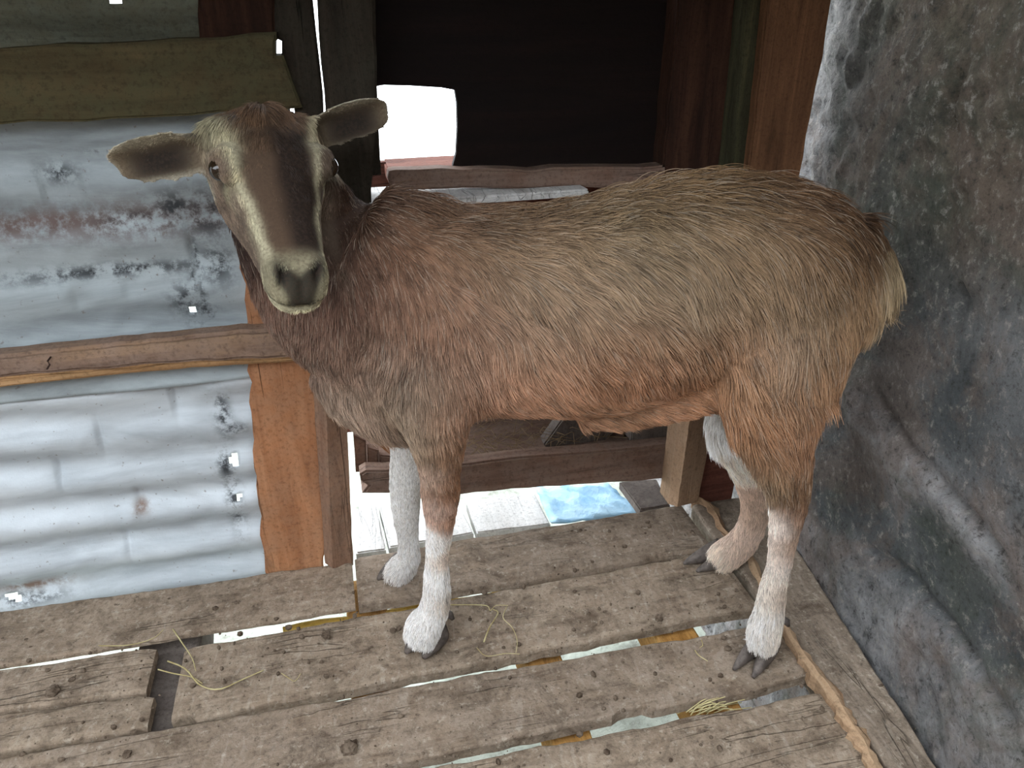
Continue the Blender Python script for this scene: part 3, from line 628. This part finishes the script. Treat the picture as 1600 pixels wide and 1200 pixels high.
VN = np.empty(nv*3); bme.vertices.foreach_get('normal', VN); VN = VN.reshape(-1, 3)
# nostrils, mouth line and eye sockets pressed in
hl = (BV-HO) @ HM
def press(u, l, f, su, sl, sf, dp):
    g = np.exp(-((hl[:, 0]-u)/su)**2-((hl[:, 1]-l)/sl)**2-((hl[:, 2]-f)/sf)**2)
    BV[:] = BV-VN*(g*dp)[:, None]
for sd in (-1, 1):
    press(.249, sd*.019, -.024, .010, .0045, .02, .009); press(.076, sd*.062, -.018, .014, .02, .012, .006); press(.13, sd*.05, -.05, .05, .02, .018, .004)
press(.266, 0, -.030, .012, .0025, .02, .004)
gm = np.exp(-((hl[:, 2]+.056-.12*(hl[:, 0]-.27))/.004)**2)*np.clip((hl[:, 0]-.215)*30, 0, 1); BV -= VN*(gm*.005)[:, None]
bme.vertices.foreach_set('co', BV.ravel()); bme.update()
bme.vertices.foreach_get('normal', (tmpn := np.empty(nv*3))); VN = tmpn.reshape(-1, 3)

# coat: what grows where.  px, py, colour, direction the hair lies, length mm, reach mm
CP = [
 (520, 330, (54, 36, 28), (.6, .5), 20, 60), (535, 390, (64, 45, 36), (.2, 1), 20, 60), (545, 480, (116, 86, 72), (.0, 1), 22, 50), (520, 560, (146, 112, 94), (-.2, 1), 20, 45), (470, 510, (136, 104, 88), (-.1, 1), 18, 40), (430, 470, (134, 104, 88), (.3, 1), 14, 40),  # first two points darkened: shade behind the head put into the coat
 (560, 620, (158, 134, 114), (.5, 1), 20, 40), (600, 560, (150, 118, 98), (-.1, 1), 20, 45), (620, 350, (104, 74, 52), (1, .3), 22, 60), (620, 440, (126, 88, 66), (.4, 1), 24, 60), (640, 520, (142, 104, 84), (.1, 1), 22, 50), (650, 610, (148, 128, 108), (.1, 1), 18, 45), (630, 660, (160, 140, 118), (.3, 1), 22, 35),
 (710, 335, (112, 82, 58), (1, .15), 24, 60), (710, 420, (132, 102, 76), (.8, .6), 24, 60), (710, 500, (152, 112, 88), (.4, 1), 24, 60), (715, 580, (160, 124, 102), (.3, 1), 22, 50), (700, 640, (150, 112, 86), (.2, 1), 18, 40),
 (830, 335, (120, 92, 64), (1, .1), 24, 60), (830, 420, (140, 116, 88), (.9, .5), 26, 60), (830, 510, (166, 130, 104), (.7, .8), 24, 60), (830, 600, (180, 132, 100), (.6, .8), 22, 50), (800, 648, (176, 138, 110), (.9, .3), 18, 35),
 (960, 310, (124, 98, 66), (1, .1), 28, 60), (960, 400, (140, 116, 86), (.9, .5), 28, 60), (960, 480, (154, 128, 102), (.8, .8), 26, 60), (960, 560, (172, 118, 84), (.6, .9), 24, 50), (930, 630, (178, 128, 94), (.8, .4), 20, 40), (1010, 640, (174, 126, 92), (1, .2), 18, 40),
 (1080, 285, (122, 92, 58), (1, .1), 30, 60), (1080, 380, (138, 112, 82), (.9, .5), 30, 60), (1080, 470, (144, 122, 98), (.7, .9), 28, 55), (1060, 560, (168, 120, 88), (.5, 1), 26, 50), (1090, 610, (166, 116, 80), (.9, .3), 18, 35), (1130, 540, (168, 122, 88), (.4, 1), 26, 45),
 (1200, 290, (100, 70, 42), (1, .3), 26, 55), (1270, 320, (78, 52, 32), (.9, .6), 22, 55), (1200, 370, (130, 102, 72), (.8, .6), 28, 60), (1200, 450, (144, 120, 92), (.4, 1), 30, 60), (1290, 400, (100, 72, 46), (.6, .9), 26, 50), (1290, 470, (138, 112, 84), (.3, 1), 30, 50), (1220, 530, (160, 130, 104), (-.1, 1), 32, 50),
 (1345, 400, (84, 56, 34), (.5, .9), 24, 40), (1380, 450, (186, 158, 120), (.2, 1), 34, 28), (1345, 480, (160, 128, 92), (.1, 1), 34, 35), (1320, 540, (156, 116, 82), (-.1, 1), 36, 40), (1290, 590, (162, 116, 80), (-.2, 1), 36, 40),
 (1160, 580, (180, 132, 94), (.3, 1), 32, 40), (1180, 640, (166, 118, 82), (.5, 1), 34, 40), (1230, 620, (156, 116, 86), (.0, 1), 34, 40), (1170, 700, (160, 122, 90), (.5, .9), 32, 30), (1230, 690, (146, 106, 76), (.1, 1), 30, 35), (1200, 745, (150, 122, 92), (.2, 1), 28, 25), (1245, 750, (120, 88, 62), (-.1, 1), 20, 25),
 (1245, 800, (128, 94, 70), (0, 1), 12, 20), (1210, 810, (224, 208, 196), (0, 1), 10, 18), (1212, 870, (226, 212, 200), (-.1, 1), 10, 22), (1236, 860, (150, 116, 90), (-.1, 1), 10, 18), (1200, 930, (228, 218, 206), (-.1, 1), 12, 25), (1222, 930, (186, 160, 138), (-.1, 1), 12, 18), (1190, 985, (246, 243, 238), (-.1, 1), 16, 26), (1212, 990, (206, 190, 172), (.1, 1), 18, 20), (1190, 1020, (214, 208, 200), (-.3, 1), 12, 20),
 (660, 690, (162, 138, 114), (.2, 1), 16, 30), (700, 700, (146, 106, 78), (.3, 1), 14, 25), (705, 760, (140, 96, 66), (.1, 1), 12, 25), (672, 745, (186, 156, 136), (.1, 1), 12, 20), (680, 800, (196, 164, 146), (.1, 1), 10, 20), (703, 815, (160, 116, 88), (0, 1), 8, 18), (675, 850, (246, 243, 238), (0, 1), 10, 22), (698, 865, (214, 190, 170), (0, 1), 8, 18), (680, 920, (246, 243, 238), (0, 1), 14, 28), (698, 935, (206, 190, 172), (.1, 1), 14, 18), (665, 980, (246, 243, 238), (-.1, 1), 12, 28), (690, 985, (210, 196, 178), (.1, 1), 12, 20),
 (640, 715, (246, 243, 238), (0, 1), 10, 35), (628, 800, (246, 243, 238), (0, 1), 10, 40), (636, 870, (246, 243, 238), (-.1, 1), 14, 35), (612, 895, (228, 224, 218), (-.5, 1), 16, 25),
 (1125, 655, (246, 242, 236), (.4, 1), 32, 36), (1148, 712, (232, 220, 204), (.4, 1), 28, 25), (1175, 790, (200, 172, 150), (-.1, 1), 14, 30), (1150, 850, (212, 186, 166), (-.3, .9), 16, 30), (1120, 870, (228, 212, 192), (-.6, .8), 18, 22), (1130, 890, (196, 168, 140), (-.1, 1), 16, 18),
]
bvh = BVHTree.FromPolygons([Vector(v) for v in BV], [tuple(p.vertices) for p in bme.polygons])
def hit(px, py):
    d = Vector(ray(px, py)).normalized(); r = bvh.ray_cast(Vector(CC), d)
    return None if r[0] is None else (np.array(r[0]), np.array(r[1]))
cpos, ccol, cdir, clen, csig = [], [], [], [], []
def srl(c): return np.array(srgb(c)[:3])
def srd(c): g = sum(c)/3; return srl([v*.84+g*.16 for v in c])
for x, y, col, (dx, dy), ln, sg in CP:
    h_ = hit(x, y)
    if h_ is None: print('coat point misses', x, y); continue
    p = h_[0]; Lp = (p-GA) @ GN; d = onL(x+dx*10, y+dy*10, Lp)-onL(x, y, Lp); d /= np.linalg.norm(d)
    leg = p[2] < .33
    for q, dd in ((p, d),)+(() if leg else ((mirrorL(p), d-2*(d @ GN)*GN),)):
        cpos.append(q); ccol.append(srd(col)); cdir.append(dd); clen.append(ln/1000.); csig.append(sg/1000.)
cpos, ccol, cdir, clen, csig = map(np.array, (cpos, ccol, cdir, clen, csig))
def sstep(a, b, x): t_ = np.clip((x-a)/(b-a), 0, 1); return t_*t_*(3-2*t_)
def fields(P, N):
    D2 = ((P[:, None, :]-cpos[None])**2).sum(2); Wt = np.exp(-D2/(csig**2)[None])+1e-5/(D2/.01+.001)
    Wt /= Wt.sum(1)[:, None]; col = Wt @ ccol; dr = Wt @ cdir; ln = Wt @ clen
    # head markings and painted shade, in the head's own axes
    q = (P-HO) @ HM; u, l, f = q.T; al = np.abs(l)
    brown = srl((88, 70, 55)); dark = srl((38, 28, 22)); cream = srl((190, 182, 152)); cheek = srl((112, 96, 82)); nose = srl((48, 44, 36)); tan = srl((150, 128, 100)); pale = srl((150, 142, 116))
    hc = np.tile(cheek, (len(P), 1))
    side = np.interp(u, [-.05, 0, .06, .10, .16, .22, .26, .30], [.050, .048, .046, .044, .034, .030, .030, .03])
    width = np.interp(u, [-.05, 0, .05, .09, .14, .22, .3], [.012, .014, .013, .0065, .005, .0055, .008]); width = width*np.where(l > 0, .62, 1.)
    wob = np.array([noise.noise(Vector((a[0]*40, a[1]*40, a[2]*20))) for a in q])*.004 if len(P) < 400000 else 0
    inn = sstep(side-width*.2, side-width*1.1, al+wob)
    front = sstep(-.055, -.02, f)
    ctr = brown*(1-.0)+0*brown
    streak = sstep(.030, .012, np.abs(l-.019)+wob)*sstep(.0, .05, u)*sstep(.25, .20, u)
    cc = np.outer(1-streak, brown)+np.outer(streak, dark)
    lite = sstep(.205, .235, u)*sstep(.03, .012, al); cc = cc*(1-.0)+0
    stripe = np.exp(-((al+wob-side)/width)**2)*sstep(-.050, -.028, f+0*u)
    hc = hc*(1-(inn*front)[:, None])+cc*(inn*front)[:, None]
    hc = hc*(1-stripe[:, None])+np.outer(stripe, cream)
    fore = sstep(.05, .0, u)*sstep(.03, .05, al)*sstep(-.05, -.01, f); hc = hc*(1-fore[:, None]*.5)+np.outer(fore*.5, pale)
    crown = sstep(.045, .0, u)*sstep(.045, .028, al); hc = hc*(1-crown[:, None]*.6)+np.outer(crown*.6, srl((104, 80, 60)))
    muz = sstep(.205, .24, u+.3*np.maximum(0, al-.02)); hc = hc*(1-muz[:, None])+np.outer(muz, pale)
    nz_ = .9*sstep(-.004, .004, u-(.252-.75*np.minimum(al, .02)))*sstep(.003, -.004, al-(.027-.45*np.maximum(0, u-.245)))*sstep(-.060, -.050, f); nz_ = np.clip(nz_, 0, 1); hc = hc*(1-nz_[:, None])+np.outer(nz_, nose)
    nost = np.exp(-(((al-.018-.25*(.25-u))/.0085)**2+((u-.243)/.015)**2)); vee = np.exp(-((al/.012)**2))*sstep(.238, .252, u); nd = np.clip(nost+.55*vee, 0, 1)*sstep(-.07, -.05, f); hc = hc*(1-nd[:, None])+np.outer(nd, srl((24, 20, 16)))
    rgt_shade = sstep(.004, .03, l)*sstep(-.03, .03, u)*(1-muz)*.35; hc = hc*(1-rgt_shade[:, None])+np.outer(rgt_shade, dark)  # right half of the face darkened, shade put into the coat colour
    mouth = np.exp(-((f+.052+.10*(u-.27))/.0028)**2)*sstep(.225, .24, u)
    chin = sstep(-.052, -.060, f)*sstep(.2, .24, u); hc = hc*(1-chin[:, None])+np.outer(chin, cream)
    hc = hc*(1-.75*mouth[:, None])+np.outer(.75*mouth, srl((40, 32, 26)))
    eyering = np.exp(-((u-.086)/.013)**2-((al-.062)/.012)**2-((f+.020)/.012)**2); hc = hc*(1-eyering[:, None])+np.outer(eyering, dark*.5)
    under = np.exp(-((u-.098)/.007)**2-((al-.058)/.02)**2-((f+.026)/.016)**2); hc = hc*(1-under[:, None])+np.outer(under, pale)
    hd = np.tile(HNv, (len(P), 1))+np.outer(np.sign(l)*.35, Lv)*1.0-np.outer(np.ones(len(P))*.1, Fv)
    hln = np.interp(u, [-.06, -.01, .03, .08, .3], [.024, .022, .012, .006, .0045])
    # mask of the head
    mk = sstep(-.075, -.045, u)*sstep(.33, .30, u)*sstep(.085, .070, al)*sstep(-.125, -.105, f)*sstep(.05, .04, f)
    # ears
    for (rt_, tp_, md_), fce in ((eL, fcL/np.linalg.norm(fcL)), (eR, fcR/np.linalg.norm(fcR))):
        dv = tp_-rt_; Ln = np.linalg.norm(dv); s = ((P-rt_) @ dv)/Ln**2; off = P-rt_-np.outer(s, dv); dd = np.linalg.norm(off, axis=1)
        em = sstep(.08, .22, s)*sstep(1.25, 1.15, s)*sstep(.055, .045, dd)*(1-0*s)
        vv = (off @ UZ)/.026
        ec = np.tile(srl((142, 126, 104)), (len(P), 1))
        inner = np.exp(-((s-.55)/.34)**4-((vv+.05)/.75)**4)*sstep(-.1, .3, N @ fce); ec = ec*(1-inner[:, None]*.95)+np.outer(inner*.95, srl((20, 13, 11)))
        rim = sstep(.5, .95, np.abs(vv))+sstep(.9, 1.0, s); rim = np.clip(rim, 0, 1)*.7; ec = ec*(1-rim[:, None])+np.outer(rim, srl((198, 192, 172)))
        e2 = em*(np.abs(al) > .052); mk = np.maximum(mk, e2); hc = hc*(1-e2[:, None])+ec*e2[:, None]
        hd = hd*(1-e2[:, None])+np.outer(e2, dv/Ln); hln = hln*(1-e2)+.0035*e2
    col = col*(1-mk[:, None])+hc*mk[:, None]; dr = dr*(1-mk[:, None])+hd*mk[:, None]; ln = ln*(1-mk)+hln*mk
    return col, dr, ln, mk
def chunked(P, N, k=40000):
    r = [fields(P[i:i+k], N[i:i+k]) for i in range(0, len(P), k)]; return [np.concatenate([a[j] for a in r]) for j in range(4)]
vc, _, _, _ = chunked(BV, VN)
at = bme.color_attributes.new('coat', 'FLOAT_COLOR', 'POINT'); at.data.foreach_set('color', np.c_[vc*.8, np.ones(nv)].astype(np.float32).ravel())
t = NT('goat_skin'); a = t.attr('coat'); n = t.noise(t.mapping((1, 1, 1)), 300., 3)
M['skin'] = t.done(t.mix(t.ramp(n, [(.3, BW(.5)), (.6, BW(0))]), a.outputs['Color'], (.05, .03, .02, 1)), t.bump(n, .001, .5), .8, .2)
goat = tag(empty('goat', tuple(GA+GT*.25)), 'tan and brown hornless goat with white lower legs turning its striped face to the camera', 'goat')
body = link('body', bme, M['skin'], goat, True)

# fur as real strands
me = bme; me.calc_loop_triangles(); nt_ = len(me.loop_triangles); tri = np.empty(nt_*3, dtype=np.int32); me.loop_triangles.foreach_get('vertices', tri); tri = tri.reshape(-1, 3)
ta, tb, tc_ = BV[tri[:, 0]], BV[tri[:, 1]], BV[tri[:, 2]]; cr = np.cross(tb-ta, tc_-ta); ar = np.linalg.norm(cr, axis=1)/2; fn = cr/np.maximum(ar[:, None]*2, 1e-12)
cen = (ta+tb+tc_)/3; vd = CC-cen; vd /= np.linalg.norm(vd, axis=1)[:, None]; fc = (fn*vd).sum(1)
wt = ar*np.where(fc > -.25, 1., .22); hlc = (cen-HO) @ HM
hm = (np.abs(hlc[:, 0]-.12) < .17)*(np.abs(hlc[:, 1]) < .2)*(hlc[:, 2] > -.125); wt *= 1+1.6*hm; wt *= 1+.5*(cen[:, 2] < .3)
NH = 210000
ti = rng.choice(nt_, NH, p=wt/wt.sum()); r1_, r2_ = rng.random(NH), rng.random(NH); fl = r1_+r2_ > 1; r1_[fl], r2_[fl] = 1-r1_[fl], 1-r2_[fl]
RP = ta[ti]+(tb-ta)[ti]*r1_[:, None]+(tc_-ta)[ti]*r2_[:, None]; RN = VN[tri[ti, 0]]*(1-r1_-r2_)[:, None]+VN[tri[ti, 1]]*r1_[:, None]+VN[tri[ti, 2]]*r2_[:, None]; RN /= np.linalg.norm(RN, axis=1)[:, None]
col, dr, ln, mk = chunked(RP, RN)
nn = np.array([noise.noise_vector(Vector(p*24)) for p in RP]); n2_ = np.array([noise.noise(Vector(p*75)) for p in RP]); n4_ = np.array([noise.noise(Vector((p[0]*150, p[1]*150, p[2]*150))) for p in RP]); n3_ = np.array([noise.noise(Vector((p[0]*9+5, p[1]*9, p[2]*9))) for p in RP])
keep = np.ones(NH, bool)
hq = (RP-HO) @ HM
# none on nose leather, eyes and inner ears
keep &= ~((np.hypot(hq[:, 1], (hq[:, 0]-.256)) < .019)*(hq[:, 2] > -.056)); keep &= ~((np.hypot(np.abs(hq[:, 1])-.062, hq[:, 0]-.084) < .011)*(np.abs(hq[:, 2]+.02) < .014))
dr = dr/np.maximum(np.linalg.norm(dr, axis=1)[:, None], 1e-6)+nn*.42*(1-.5*mk)[:, None]+rng.normal(0, .10, (NH, 3))
dr -= (dr*RN).sum(1)[:, None]*RN; dr /= np.maximum(np.linalg.norm(dr, axis=1)[:, None], 1e-6)
ln = ln*rng.uniform(.65, 1.15, NH)*(1+.25*n2_)
# stray longer hairs along the spine
spn = (RN[:, 2] > .8)*(RP[:, 2] > .55)*(mk < .2)*(rng.random(NH) < .10); ln[spn] *= 1.7
lift = rng.uniform(.16, .34, NH)+.16*np.maximum(0, n2_)+.10*n4_+spn*.25*rng.random(NH)
NP = 5; ss = np.linspace(0, 1, NP); pos = np.empty((NH, NP, 3))
grav = np.array([0, 0, -1.])
for k, s in enumerate(ss):
    pos[:, k] = RP-RN*.0008+dr*(ln*s)[:, None]+RN*(ln*lift*(s-.62*s*s)*1.25)[:, None]+grav*(ln*.16*s*s)[:, None]+nn*(ln*.10*s*s)[:, None]
lowf = np.clip((RP[:, 2]-.14)/.16, .3, 1); val = np.clip(1+(.50*n2_+.25*n3_+.38*n4_)*lowf+rng.normal(0, .17, NH), .35, 1.9)
val = np.where(rng.random(NH) < .07, val*.5, val); wht = (rng.random(NH) < .10)*(mk < .5)
hcol = col*val[:, None]; hcol = hcol*(1-.35*wht[:, None])+wht[:, None]*.35*np.array([.55, .47, .38])
hcol[:, 0] *= 1+.05*n3_; hcol = np.clip(hcol, .003, .85)
idx = np.where(keep)[0]; nh = len(idx)
hc_ = bpy.data.hair_curves.new('fur'); hc_.add_curves([NP]*nh)
hc_.attributes['position'].data.foreach_set('vector', pos[idx].astype(np.float32).ravel())
rad = hc_.attributes.get('radius') or hc_.attributes.new('radius', 'FLOAT', 'POINT')
rr = np.array([1, .95, .8, .55, .2]); thick = np.where(mk[idx] > .5, .00034, .00042)*rng.uniform(.8, 1.2, nh)
rad.data.foreach_set('value', (thick[:, None]*rr[None]).astype(np.float32).ravel())
ca = hc_.attributes.new('hcol', 'FLOAT_COLOR', 'CURVE'); ca.data.foreach_set('color', np.c_[hcol[idx], np.ones(nh)].astype(np.float32).ravel())
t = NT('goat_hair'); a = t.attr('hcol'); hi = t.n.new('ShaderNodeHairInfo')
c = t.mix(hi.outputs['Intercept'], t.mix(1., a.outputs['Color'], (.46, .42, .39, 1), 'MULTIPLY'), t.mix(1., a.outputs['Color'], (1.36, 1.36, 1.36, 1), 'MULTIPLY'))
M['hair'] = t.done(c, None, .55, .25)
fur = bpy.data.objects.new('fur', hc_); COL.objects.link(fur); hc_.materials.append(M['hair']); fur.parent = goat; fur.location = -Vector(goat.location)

# eyes
t = NT('goat_eye'); M['eye'] = t.done(srgb((40, 30, 20)), None, .12, .6)
t = NT('pupil'); M['pupil'] = t.done(srgb((8, 7, 6)), None, .1, .6)
def ball(c, r, seg=16):
    V = []; Fc = []
    for i in range(seg+1):
        for k in range(seg*2):
            a_, b_ = pi*i/seg, pi*k/seg; V.append(c+r*np.array([sin(a_)*cos(b_), sin(a_)*sin(b_), cos(a_)]))
    for i in range(seg):
        for k in range(seg*2): k2 = (k+1) % (seg*2); Fc.append((i*seg*2+k, (i+1)*seg*2+k, (i+1)*seg*2+k2, i*seg*2+k2))
    return V, Fc
for sd in (-1, 1):
    h0 = 0; r_ = bvh.find_nearest(Vector(hp(.084, sd*.075, -.012)))
    c = np.array(r_[0])-np.array(r_[1])*.007
    link('eye', mesh('eye', *ball(c, .0125)), M['eye'], goat, True)
# hooves: two claws on each foot
t = NT('grey_horn'); n = t.noise(t.mapping((1, 1, 1)), 90., 5, .6)
M['hoof'] = t.done(t.ramp(n, [(.3, srgb((62, 56, 52))), (.7, srgb((112, 102, 96)))]), t.bump(n, .001, .5), .6, .3)
M['hoofp'] = M['hoof']
def claw(base, tip, wid, hgt, curl=0.):
    base, tip = np.array(base), np.array(tip); d = tip-base; Ln = np.linalg.norm(d[:2]); d = np.array([d[0], d[1], 0])/Ln; sdv = np.array([-d[1], d[0], 0]); R_ = []
    for i in range(11):
        s = i/10; c = base+d*Ln*s; hh = hgt*(1-s)**.8+.004; ww = wid*(.75+.5*s-1.15*s*s)+.0015; zb = .003+curl*s*s
        rg = []
        for k in range(14):
            a_ = 2*pi*k/14; rg.append(np.array([c[0], c[1], zb+hh*.5])+sdv*ww*cos(a_)*(1-.25*(sin(a_) > 0)*sin(a_))+UZ*hh*.5*max(-1, min(1, 1.25*sin(a_))))
        R_.append(rg)
    V = [p for r in R_ for p in r]; Fc = [(i*14+k, i*14+(k+1) % 14, (i+1)*14+(k+1) % 14, (i+1)*14+k) for i in range(10) for k in range(14)]+[tuple(range(14))[::-1], tuple(140+k for k in range(14))]
    me = mesh('hoof', V, Fc); bm = bmesh.new(); bm.from_mesh(me); bmesh.ops.recalc_face_normals(bm, faces=bm.faces); bm.to_mesh(me); bm.free()
    return link('hoof', me, M['hoof'], goat, True)
for b, tp, wd_, hg in (((668, 996), (634, 1024), .019, .040), ((690, 1002), (662, 1032), .019, .040), ((624, 893), (590, 908), .015, .032), ((640, 897), (612, 912), .014, .030),
                       ((1192, 1008), (1146, 1050), .013, .040), ((1206, 1020), (1176, 1062), .013, .038), ((1120, 872), (1068, 884), .014, .034), ((1135, 884), (1088, 896), .013, .030)):
    claw(onz(*b), onz(*tp), wd_, hg)
for px, py, L in ((703, 958, .068), (1229, 968, .10), (1140, 900, -.11)):     # dew claws
    c = onL(px-6, py, L); link('dew_claw', mesh('dew_claw', *tube([c, c+GT*.006+UZ*-.004, c+GT*.010-UZ*.012], [.006, .006, .003], 8)), M['hoof'], goat, True)

# ------------------------------------------------------------ straw and dirt on the floor
t = NT('dirt_crumb'); n = t.noise(t.mapping((1, 1, 1)), 60., 4)
M['dirt'] = t.done(t.ramp(n, [(.3, srgb((64, 52, 42))), (.7, srgb((120, 106, 92)))]), None, .95, .1)
def straw(pxs, label, r=.0011, name='straw', lift=.004):
    P = [onz(x, y, lift+.004*(k % 2)) for k, (x, y) in enumerate(pxs)]; P = [catm(P, i/16) for i in range(17)]
    return tag(link(name, mesh(name, *tube(P, [r*(1-.4*i/16) for i in range(17)], 6)), M['straw'], smooth=True), label, 'straw', 'straws on the floor')
straw([(247, 1046), (270, 1052), (300, 1058), (316, 1068)], 'short pale straw by the rotted plank corner')
straw([(262, 1033), (290, 1045), (312, 1070), (342, 1077), (378, 1062), (412, 1047)], 'long bent pale straw curving across the plank below the rotted corner', .0013)
straw([(270, 983), (285, 1005), (300, 1028), (306, 1048)], 'thin straw hanging over the gap at the left of the second long plank')
straw([(153, 1009), (200, 1008), (238, 998), (256, 983)], 'thin straw on the left back plank, left of the white gap', .0009)
straw([(440, 1052), (452, 1060), (461, 1064), (470, 1052)], 'tiny kinked straw left of the near front hoof', .0008)
straw([(704, 945), (745, 945), (762, 947), (766, 954), (775, 946), (794, 946)], 'fine kinked straw right of the near front leg', .0009)
straw([(756, 1003), (765, 980), (778, 958), (770, 952)], 'upright V-shaped pale stalk right of the near front leg', .0013)
straw([(792, 948), (786, 965), (800, 980), (808, 1000), (806, 1020)], 'thin curling rootlet right of the V-shaped stalk', .0008)
straw([(745, 1012), (760, 1025), (790, 1021), (812, 1022)], 'fine wavy rootlet along the plank edge below the V-shaped stalk', .0007)
straw([(1086, 1016), (1092, 1024), (1106, 1033)], 'small curved pale bit left of the near hind hoof', .001)
straw([(1096, 1000), (1098, 1008), (1093, 1012)], 'tiny hooked pale bit above the curved one left of the near hind hoof', .0008)
V, Fc = [], []
for q in range(40):
    c0 = onz(1105+random.gauss(0, 16), 1102+random.gauss(0, 5), -.02+random.uniform(-.012, .012)); a_ = random.uniform(-.6, 1.1); l = random.uniform(.012, .035); d = np.array([cos(a_), sin(a_)*.4, random.uniform(-.2, .4)])
    v, f = tube([c0-d*l, c0+UZ0*.004, c0+d*l], .0008, 4); o_ = len(V); V += v; Fc += [tuple(i+o_ for i in g) for g in f]
tag(link('hay', mesh('hay', V, Fc), M['straw']), 'tuft of yellow straw stuck in the front plank gap', 'hay', kind='stuff')
V, Fc = [], []
ico = bmesh.new(); bmesh.ops.create_icosphere(ico, subdivisions=1, radius=1.); IV = [np.array(v.co) for v in ico.verts]; IF = [tuple(v.index for v in f.verts) for f in ico.faces]; ico.free()
for q in range(2600):
    x, y = random.uniform(-1.1, .75), random.uniform(.38, 1.12); r = .0009+.0045*random.random()**5
    if noise.noise(Vector((x*7, y*7, 4))) < -.12 and random.random() < .8: continue
    o_ = len(V); sc_ = [random.uniform(.6, 1.3) for _ in range(3)]
    V += [np.array([x, y, .0015+r*.2])+v*r*np.array(sc_)*random.uniform(.8, 1.2) for v in IV]; Fc += [tuple(i+o_ for i in f) for f in IF]
tag(link('dirt_crumbs', mesh('dirt_crumbs', V, Fc), M['dirt']), 'dry dirt crumbs scattered over the floor planks', 'dirt', kind='stuff')
def clod(px, py, r, label, mat='dirt'):
    c = onz(px, py, r*.35+.001); bm = bmesh.new(); bmesh.ops.create_icosphere(bm, subdivisions=3, radius=r)
    for v in bm.verts: q = v.co.normalized(); v.co = Vector(c)+v.co*(1+.45*noise.noise(q*2.1+Vector(c)*50)+.25*noise.noise(q*6))*1. ; v.co.z = max(c[2]+(v.co.z-c[2])*.6, .0005)
    me = bpy.data.meshes.new('clod'); bm.to_mesh(me); bm.free(); tag(link('dirt_clod', me, M[mat]), label, 'dirt clod', 'dirt clods on the floor')
clod(511, 992, .0075, 'dark round dirt clod below the right end of the white gap')
clod(546, 1168, .011, 'large crumbly dark clod on the plank at the bottom')
clod(1030, 965, .0065, 'pale brown clod on the plank edge, centre right', 'dirt')
clod(198, 1178, .006, 'small dark clod at the bottom left of the floor')
clod(82, 1080, .010, 'flat dark dropping on the upper short plank at the left', 'dirt')
clod(183, 946, .005, 'small dark clod on the left back plank near the metal sheet')
clod(371, 942, .005, 'small dark clod in the middle of the left back plank')
clod(614, 985, .005, 'light crumb left of the near front hoof')
